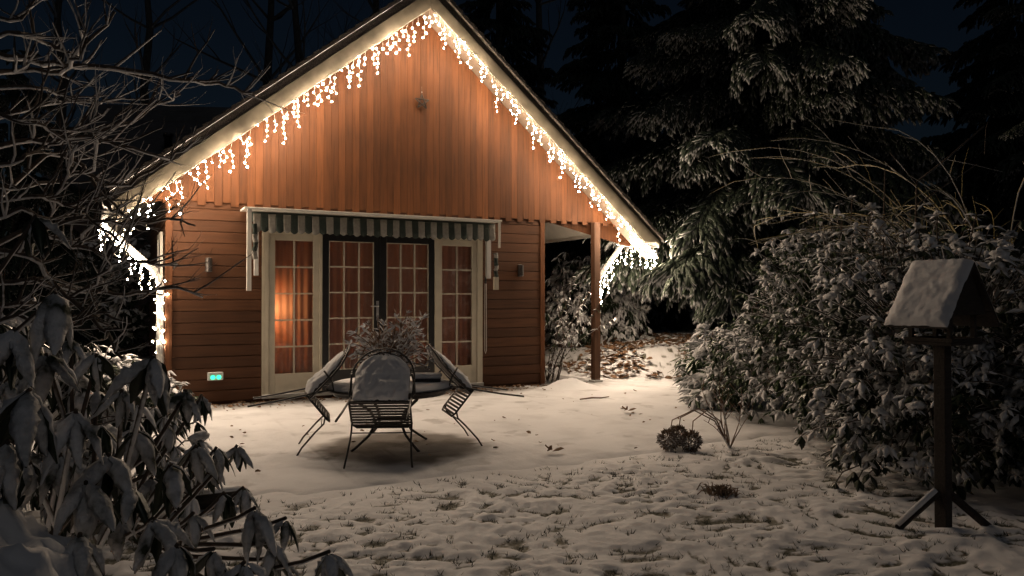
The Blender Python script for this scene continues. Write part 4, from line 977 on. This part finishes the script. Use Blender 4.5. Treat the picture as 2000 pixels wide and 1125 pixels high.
# dead hydrangea heads and bare twigs by the shrub
hy = thing('hydrangea', 'bare hydrangea with dead brown flower heads sunk on the snow', 'plant', (2.15, 7.5, 0))
hm = MB(); heads = [(-0.62, -0.10, 0.11, .085), (-0.42, -0.16, 0.10, .08), (-0.50, 0.05, 0.12, .075)]
for x, y, z, r in heads:
    hm.tube([(0, 0, 0), (x*0.25, y*0.3, 0.28), (x*0.6, y*0.6, 0.40 - 0.1*r), (x*0.95, y, 0.30), (x, y, z)], [0.009, 0.008, 0.007, 0.006, 0.005], 5)
for k in range(9):
    a = rv.uniform(0, 6.28); L = rv.uniform(0.35, 0.85); p = Vector((0, 0, 0)); d = Vector((math.cos(a)*0.5 - 0.15, math.sin(a)*0.4, 1)); pts = [p.copy()]
    for i in range(7):
        d = (d + Vector((rv.uniform(-.2, .2), rv.uniform(-.2, .2), rv.uniform(-.1, .1)))).normalized(); p = p + d*L/7; pts.append(p.copy())
        if i in (3, 5): hm.tube([p, p + Vector((rv.uniform(-.12, .12), rv.uniform(-.1, .1), 0.12))], [0.005, 0.003], 4)
    hm.tube(pts, [0.006, 0.006, 0.005, 0.005, 0.004, 0.004, 0.003, 0.002], 5)
hm.build('stems', M['twig'], hy)
for x, y, z, r in heads:
    ms = []
    for k in range(420):
        zz = rv.uniform(-1, 1); a = rv.uniform(0, 6.28); q = math.sqrt(1 - zz*zz); d = Vector((q*math.cos(a), q*math.sin(a), zz))
        ms.append(frame(Vector((x, y, z)) + d*r*rv.uniform(0.7, 1.0), d + Vector((rv.uniform(-.9, .9), rv.uniform(-.9, .9), rv.uniform(-.9, .9))), roll=rv.uniform(-1, 1), s=rv.uniform(0.035, 0.06)))
    batch('flower_head', LFV, LFF, [0]*6, ms, [M['hydrangea']], hy)['kind'] = 'stuff'
tf = thing('grass_tuft', 'dark tuft of grass poking from the snow near the bird table', 'grass tuft', (1.56, 5.65, 0.03))
mb = MB()
for k in range(160):
    a = rv.uniform(0, 6.28); r = abs(rv.gauss(0, 0.07)); p = Vector((r*math.cos(a), r*math.sin(a)*0.8, 0)); q = p + Vector((rv.uniform(-.07, .07), rv.uniform(-.07, .07), rv.uniform(.03, .07)))
    mb.tube([p, p.lerp(q, 0.6) + Vector((0, 0, 0.02)), q], [0.005, 0.004, 0.001], 3, cap=False)
mb.build('blades', M['hydrangea'], tf)['kind'] = 'stuff'
# rough lawn tufts that break the snow
mb = MB()
for k in range(14000):
    x, y = rv.uniform(-2.6, 3.2), rv.uniform(3.9, 8.0)
    u, v = UV(x, y)
    if patio_in(u, v) > -0.05: continue
    z, b_ = lawn_fn(x, y)
    if b_ < 0.12 or rv.random() > 0.9: continue
    p = Vector((x, y, z - 0.005))
    for q in range(3):
        e = p + Vector((rv.uniform(-.03, .03), rv.uniform(-.03, .03), rv.uniform(.01, .04)))
        s_ = Vector((rv.uniform(-.004, .004), rv.uniform(-.004, .004), 0)); mb.add([p - s_, p + s_, e], [(0, 1, 2)])
o = mb.build('grass', M['leaf_dark']); o['kind'] = 'stuff'; o['label'] = 'short grass blades poking through the lumpy snow of the lawn'
# ---- stone pot, low wall ------------------------------------------
up = thing('stone_pot', 'rounded pale stone pot on the ground behind the porch post', 'pot', (2.35, 18.9, 0.05))
MB().lathe([(0, 0), (0.14, 0), (0.20, 0.10), (0.25, 0.26), (0.23, 0.40), (0.19, 0.46), (0.22, 0.50), (0.21, 0.54), (0.17, 0.53), (0.15, 0.45), (0, 0.42)], 22).build('body', M['stone'], up)
MB().lathe([(0.17, 0.50), (0.15, 0.57), (0.09, 0.61), (0, 0.62)], 18).build('snow_cover', M['snow'], up)
lw = thing('low_block_wall', 'low pale block wall with snow on top far behind the leaf bed', 'wall', (3.75, 19.6, 0.36), R(-3))
bm_ = MB().box((-0.41, -0.1, 0), (0.41, 0.1, 0.17)).mesh('wall_block', M['concrete']); sm_ = MB().box((-0.42, -0.11, 0.171), (0.42, 0.11, 0.21)).mesh('snow_cover', M['snow'])
for k, x in enumerate((0, 0.92, 2.2, 3.12, 4.04)):
    o = bevel(link('wall_block', bm_, lw, Matrix.Translation((x, 0, 0.02*math.sin(k*2)))), 0.02, 2); bevel(link('snow_cover', sm_, lw, Matrix.Translation((x, 0, 0.02*math.sin(k*2)))), 0.025, 3)

# ---- conifers -----------------------------------------------------
def spindle():
    V = [(0, 0, 0)]; n = 4
    for x, r in ((0.35, 0.16), (0.75, 0.11)):
        for j in range(n): a = 2*math.pi*j/n + 0.78; V.append((x, r*math.cos(a), r*0.8*math.sin(a) - 0.05*x))
    V.append((1, 0, -0.1)); F = [(0, 1 + (j+1) % n, 1 + j) for j in range(n)] + [(1+j, 1+(j+1) % n, 5+(j+1) % n, 5+j) for j in range(n)] + [(5+j, 5+(j+1) % n, 9) for j in range(n)]
    return V, F
SPV, SPF = spindle(); SPF = [tuple(reversed(f)) for f in SPF]
def bough_mesh(seed, L, mat, dens=1.0, droop=0.35, fine=1.0):
    """one spruce bough along +x: drooping spine, side twigs, hanging needle sprays"""
    rn = random.Random(seed); ms = []
    def spine(t): return Vector((L*t, 0.05*L*math.sin(t*3 + seed), -droop*L*t*t + 0.12*L*max(0, t - 0.7)))
    n = int(26*dens)
    for i in range(n):
        t = 0.12 + 0.88*(i + rn.random())/n; p = spine(t); tl_ = (0.42*L*(1 - t)**0.7 + 0.10*L)*rn.uniform(0.7, 1.15)
        for sd in (-1, 1):
            d = Vector((0.75, sd*rn.uniform(0.55, 1.0), rn.uniform(-0.45, 0.0)))
            m = max(3, int(6*dens*tl_/0.6))
            q = p.copy(); dd = d.normalized()
            for k in range(m):
                dd = (dd + Vector((0.03, 0, -0.10))).normalized(); q = q + dd*tl_/m
                for h in range(2):
                    hd = dd*0.7 + Vector((rn.uniform(-.35, .35), rn.uniform(-.35, .35), rn.uniform(-1.1, 0.05)))
                    ms.append(frame(q, hd, roll=rn.uniform(-1, 1), s=rn.uniform(0.14, 0.30)*fine))
        ms.append(frame(p, Vector((0.6, rn.uniform(-.4, .4), -0.8)), s=rn.uniform(0.2, 0.34)*fine))
    return ms
def bough_variant(seed, L, mat, **k):
    o = batch('bough', SPV, SPF, [0]*len(SPF), bough_mesh(seed, L, mat, **k), [mat]); me = o.data; bpy.data.objects.remove(o); return me
def spruce(label, loc, height, rad, variants, vlen, whorls_, per, z0, seed, mat_bark='bark_far', taper=0.8, group=None, tilt=(-0.12, 0.25)):
    rn = random.Random(seed); t = thing('spruce_tree', label, 'tree', loc, 0, group)
    MB().tube([(0, 0, -0.1), (0.05, 0, height*0.4), (0, 0.05, height*0.8), (0, 0, height)], [rad*0.075, rad*0.055, rad*0.03, 0.01], 10).build('trunk', M[mat_bark], t)
    for w_ in range(whorls_):
        f = w_/whorls_; z = z0 + (height - z0)*f; L = rad*(1 - f)**taper + 0.25
        a0 = rn.uniform(0, 6.28); pn = max(4, int(per*(1 - 0.5*f)))
        for k in range(pn):
            a = a0 + 2*math.pi*k/pn + rn.uniform(-.3, .3); me = rn.choice(variants); s_ = L/vlen*rn.uniform(0.8, 1.12)
            m = Matrix.Translation((0, 0, z + rn.uniform(-.15, .15))) @ Matrix.Rotation(a, 4, 'Z') @ Matrix.Rotation(rn.uniform(*tilt), 4, 'Y') @ Matrix.Scale(s_, 4)
            link('bough', me, t, m)
    return t
VS = [bough_variant(s_, 3.0, M['needle'], dens=1.6, droop=0.30, fine=0.8) for s_ in (1, 2, 3, 4)]
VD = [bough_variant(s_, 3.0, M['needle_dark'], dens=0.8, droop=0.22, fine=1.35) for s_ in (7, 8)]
spruce('tall snow-laden spruce lit by the chalet lights behind the hedge', (5.4, 16.0, 0), 15, 3.7, VS, 3.0, 22, 10, 2.9, 5)
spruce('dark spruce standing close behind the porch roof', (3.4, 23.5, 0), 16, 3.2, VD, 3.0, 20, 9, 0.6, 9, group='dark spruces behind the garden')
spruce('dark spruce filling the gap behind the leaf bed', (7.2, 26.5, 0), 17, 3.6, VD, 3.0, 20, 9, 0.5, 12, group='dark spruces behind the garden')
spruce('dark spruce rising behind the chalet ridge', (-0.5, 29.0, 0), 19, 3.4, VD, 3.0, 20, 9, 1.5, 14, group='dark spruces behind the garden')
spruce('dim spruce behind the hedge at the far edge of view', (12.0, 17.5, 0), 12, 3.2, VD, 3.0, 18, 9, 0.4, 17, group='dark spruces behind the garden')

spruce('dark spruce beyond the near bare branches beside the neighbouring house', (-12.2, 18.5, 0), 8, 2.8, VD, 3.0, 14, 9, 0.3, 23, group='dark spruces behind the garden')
bh = thing('boundary_hedge', 'dark leafy hedge beyond the chalet corner below the neighbouring roof', 'hedge', (-9.6, 19.0, 0))
leafy(bh, [((-1.4, 0, 1.2), (1.4, 0.7, 1.4)), ((0.4, 0.2, 1.3), (1.4, 0.7, 1.5)), ((2.2, 0.4, 1.2), (1.4, 0.7, 1.4)), ((-3.2, -0.2, 1.2), (1.4, 0.7, 1.4))], 24, 0.24, rv, GD, 0.45, el=(-60, 10), leaves=5, gaps=0.2)
stems(bh, (0, 0, 0), [(-1.5, 0, 1.4), (0.3, 0.2, 1.6), (2.0, 0.3, 1.4)], 0.05)

# ---- bare trees ---------------------------------------------------
def branchy(mb, p, d, L, r, depth, rn, spread=0.6, up=0.08, seg=5, sides=6, kids=(2, 4)):
    pts = [p.copy()]; q = p.copy(); dd = d.normalized(); rad = [r]
    for i in range(seg):
        dd = (dd + Vector((rn.uniform(-.18, .18), rn.uniform(-.18, .18), rn.uniform(-.1, .12) + up))).normalized(); q = q + dd*L/seg
        pts.append(q.copy()); rad.append(r*(1 - 0.62*(i + 1)/seg))
        if depth > 0 and i >= 1:
            for k in range(rn.randint(*kids) if i > 1 else 1):
                e = (dd + Vector((rn.uniform(-1, 1), rn.uniform(-1, 1), rn.uniform(-.4, 1)))*spread).normalized()
                branchy(mb, q, e, L*rn.uniform(0.35, 0.6), rad[-1]*0.6, depth - 1, rn, spread, up, max(3, seg - 1), max(4, sides - 1), kids)
    mb.tube(pts, rad, sides, cap=False)
def bare_tree(label, loc, h, r, seed, depth=2, lean=(0, 0)):
    rn = random.Random(seed); t = thing('bare_tree', label, 'tree', loc, 0, 'bare trees behind the chalet')
    pts = [Vector((0, 0, -0.1))]; n = 7
    for i in range(1, n + 1): pts.append(Vector((lean[0]*i/n + rn.uniform(-.15, .15), lean[1]*i/n + rn.uniform(-.1, .1), h*i/n)))
    MB().tube(pts, [r*(1 - 0.8*i/n) for i in range(n + 1)], 9).build('trunk', M['bark_far'], t)
    cr = MB()
    for i in range(2, n + 1):
        for k in range(3):
            a = rn.uniform(0, 6.28); branchy(cr, pts[i], Vector((math.cos(a), math.sin(a), rn.uniform(0.3, 1.0))), h*rn.uniform(0.14, 0.24), r*0.35*(1 - 0.6*i/n), depth, rn, 0.55, 0.05, 4, 5, (1, 2))
    cr.build('crown', M['bark_far'], t); return t
for i, (x, y, h, r, lab) in enumerate(((-14.5, 30, 17, .30, 'bare tree leaning behind the neighbouring roof, nearest the frame edge'), (-11.0, 33, 19, .34, 'tall bare tree above the neighbouring roof'), (-8.2, 30, 18, .28, 'slim bare tree behind the end of the neighbouring roof'),
        (-6.0, 34, 20, .33, 'tall bare tree above the lit gable slope'), (-3.6, 31, 19, .27, 'slender bare tree just short of the chalet ridge'), (1.6, 33, 20, .30, 'bare tree seen faintly past the chalet ridge'), (-18.5, 31, 18, .3, 'bare tree beyond the near snowy branches'))):
    bare_tree(lab, (x, y, 0), h, r, 40 + i, 2, (0.6*math.sin(i*2.1), 0))
# ---- neighbouring house -------------------------------------------
nh = thing('neighbour_house', 'dark neighbouring house with a plain tiled roof beyond the bare branches', 'house', (-10.0, 26.5, 0), R(6))
MB().box((-4.2, -3.0, 0), (5.0, 3.0, 5.0)).build('wall', M['far_wall'], nh)
rf = MB().prism([(-4.5, -3.4, 4.75), (-4.5, -3.4, 4.95), (-4.5, 0, 8.1), (-4.5, 3.4, 4.95), (-4.5, 3.4, 4.75), (-4.5, 0, 7.9)], (9.8, 0, 0)).build('roof', M['far_roof'], nh)
for k in range(13):
    t0 = k/13; y = -3.42 + 3.4*t0; z = 4.96 + 3.15*t0
    MB().prism([(-4.52, y, z - 0.01), (-4.52, y, z + 0.05), (-4.52, y + 0.29, z + 0.285), (-4.52, y + 0.29, z + 0.25)], (9.84, 0, 0)).build('tile_course', M['far_roof'], rf)
MB().lathe([(0.12, 0), (0.12, 0.9), (0.16, 0.9), (0.16, 1.0), (0.0, 1.0)], 12, c=(-1.2, -2.3, 5.7)).build('vent_pipe', M['black'], rf)

# ---- near bare branches with snow ---------------------------------
bt2 = thing('snowy_bare_shrub', 'bare branching shrub with rimed twigs reaching across toward the roof', 'shrub', (-4.3, 5.0, 0))
BO = Vector((-4.3, 5.0, 0)); rn = random.Random(77); mb = MB(); trunk = MB()
trunk.tube([(0, 0, 0), (0.05, 0, 0.8), (0.1, 0.05, 1.6), (0.12, 0, 2.4)], [0.07, 0.06, 0.05, 0.035], 9); trunk.build('trunk', M['bark'], bt2)
limbs = [([(-60,95),(80,120),(180,128),(330,150),(420,160),(490,180)],5.2,.022),([(-60,300),(60,275),(150,268),(230,282),(330,310)],5.0,.02),([(150,270),(230,245),(310,205),(350,183)],5.1,.014),
 ([(-60,140),(20,135),(110,140),(150,110),(220,20)],4.8,.018),([(-60,70),(30,60),(90,85),(150,110)],4.7,.014),([(-40,420),(80,300),(150,310),(190,360),(250,360),(330,310),(375,275)],5.4,.016),
 ([(-60,240),(20,220),(100,200),(190,200),(240,190)],5.3,.014),([(-60,175),(60,170),(120,185),(150,195)],4.6,.012),([(-60,360),(40,370),(120,350),(180,330),(200,250),(255,205)],5.0,.013),
 ([(-60,500),(60,440),(140,480),(220,500),(300,520),(345,515)],4.4,.015),([(140,480),(190,430),(260,440),(325,425),(380,440)],4.6,.010),([(-60,560),(60,545),(170,570),(250,575),(330,560),(395,580)],4.2,.013),
 ([(180,350),(215,410),(260,430),(325,408)],4.9,.010),([(-60,330),(40,310),(90,285),(130,268)],4.5,.013),([(-60,20),(40,40),(60,0),(70,-30)],4.9,.012),([(150,110),(160,60),(150,40)],4.8,.008),
 ([(-60,400),(60,380),(120,400),(200,380),(240,420)],4.4,.012),([(-60,450),(40,410),(110,440),(170,420),(230,470)],4.0,.011),([(-60,610),(40,590),(120,600),(200,540),(250,500)],3.9,.012),([(-60,520),(50,480),(90,430),(130,340),(150,280)],4.3,.013),([(-60,650),(30,620),(140,640),(200,610),(255,630)],3.7,.010),([(-60,210),(40,230),(110,260),(170,240),(210,210)],4.4,.011),([(-60,470),(60,500),(110,560),(200,640),(240,700)],3.8,.014)]
for pts, Y, r in limbs:
    P = [at(px, py, Y + 0.25*math.sin(i*1.7 + r*300)) - BO for i, (px, py) in enumerate(pts)]
    # subdivide with jitter
    Q = []
    for i in range(len(P) - 1):
        for k in range(4): Q.append(P[i].lerp(P[i+1], k/4) + Vector((rn.uniform(-.012, .012), rn.uniform(-.03, .03), rn.uniform(-.012, .012))))
    Q.append(P[-1]); n = len(Q); rad = [r*(1 - 0.75*i/n) + 0.003 for i in range(n)]
    mb.tube(Q, rad, 7)
    for i in range(3, n - 1):
        for q in range(2):
            if rn.random() < 0.55:
                d = (Q[i+1] - Q[i]).normalized()*0.9 + Vector((rn.uniform(-.3, .5), rn.uniform(-.9, .9), rn.uniform(-.35, 1.0)))
                branchy(mb, Q[i], d, rn.uniform(0.12, 0.42), rad[i]*0.55 + 0.002, 1, rn, 0.6, 0.03, 4, 5, (0, 1))
mb.build('branches', M['bark'], bt2)
# second, leafier rhododendron behind the near one
sh = thing('rhododendron', 'dim rhododendron mass between the near leaves and the chalet corner', 'shrub', (-3.1, 4.6, 0))
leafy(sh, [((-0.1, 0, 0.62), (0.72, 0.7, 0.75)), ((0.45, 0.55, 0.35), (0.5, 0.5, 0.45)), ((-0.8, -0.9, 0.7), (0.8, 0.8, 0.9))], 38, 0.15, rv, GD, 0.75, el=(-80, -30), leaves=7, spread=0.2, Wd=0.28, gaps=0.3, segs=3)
stems(sh, (0, 0, 0), [(-0.6, 0, 1.3), (0.5, 0.3, 0.8), (0, 0, 1.3), (-0.6, -0.7, 1.1)], 0.03)
sh = thing('corner_shrub', 'small snowy leafy shrub at the foot of the chalet corner below the lights', 'shrub', W(-0.28, -0.70, 0), TH)
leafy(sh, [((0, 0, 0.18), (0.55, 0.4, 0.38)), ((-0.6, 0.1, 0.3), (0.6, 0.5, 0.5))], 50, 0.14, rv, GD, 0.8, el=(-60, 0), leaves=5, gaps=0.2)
stems(sh, (0, 0, 0), [(-0.4, 0, 0.4), (0.3, 0.1, 0.3)], 0.02)

# ---- arching twiggy shrub behind the bird table -------------------
wl_ = thing('arching_shrub', 'bare arching shrub with yellowish twigs rising behind the bird table', 'shrub', (5.3, 8.0, 0))
mb = MB(); rn = random.Random(91)
for k in range(64):
    a = rn.uniform(0, 6.28); d = Vector((math.cos(a)*0.34 + 0.02, math.sin(a)*0.3 - 0.05, 1.3)).normalized(); p = Vector((rn.uniform(-.15, .15), rn.uniform(-.15, .15), 0)); pts = [p.copy()]; L = rn.uniform(3.0, 4.7); r = rn.uniform(0.008, 0.015)
    for i in range(14):
        g_ = 0.016*i
        d = (d + Vector((math.cos(a)*0.035 + rn.uniform(-.05, .05), math.sin(a)*0.035 + rn.uniform(-.05, .05), -g_))).normalized(); p = p + d*L/14; pts.append(p.copy())
        if i > 5 and rn.random() < 0.75: branchy(mb, p, d + Vector((rn.uniform(-.6, .6), rn.uniform(-.6, .6), rn.uniform(-.2, .5))), rn.uniform(.2, .55), r*0.45, 0, rn, 0.5, -0.06, 4, 4)
    mb.tube(pts, [r*(1 - 0.7*i/14) for i in range(15)], 6)
mb.build('stems', M['willow'], wl_)
# two upright bare shoots by it
ss = thing('bare_shoots', 'upright bare forked shoots standing above the hedge', 'shrub', (3.9, 7.9, 0.0))
mb = MB(); O = Vector((3.9, 7.9, 0))
for pts, Y, r in (([(1790,560),(1790,420),(1792,355),(1850,310),(1925,245)],7.9,.016),([(1792,360),(1760,320),(1740,298)],7.9,.009),([(1792,400),(1850,360),(1910,320)],7.8,.009),([(1725,560),(1727,430),(1730,330)],7.6,.012),([(1850,310),(1900,320),(1960,335)],8.0,.007),([(1925,300),(1928,250),(1932,238)],8.0,.006)):
    P = [at(px, py, Y) - O for px, py in pts]; P = [P[0]] + P; P[0] = Vector((P[1].x*0.6, 0, 0.0)) if pts[0][1] == 560 else P[1]
    mb.tube(P, [r*(1 - 0.6*i/len(P)) for i in range(len(P))], 6)
mb.build('stems', M['bark'], ss)
# ---- tip of a conifer branch at the edge of view ------------------
pb = thing('conifer_branch', 'small snowy conifer branch tip reaching into view high above the arching shrub', 'branch', tuple(at(2075, 205, 7.0)))
for k, (rz_, ry_, sc_) in enumerate(((R(176), R(12), 0.17), (R(190), R(28), 0.14))):
    link('spray', VS[k], pb, Matrix.Rotation(rz_, 4, 'Z') @ Matrix.Rotation(ry_, 4, 'Y') @ Matrix.Scale(sc_, 4))
MB().tube([(0.6, 0, 0.08), (0.1, 0, 0.01), (-0.1, 0, -0.02)], [0.014, 0.009, 0.005], 6).build('stem', M['bark'], pb)
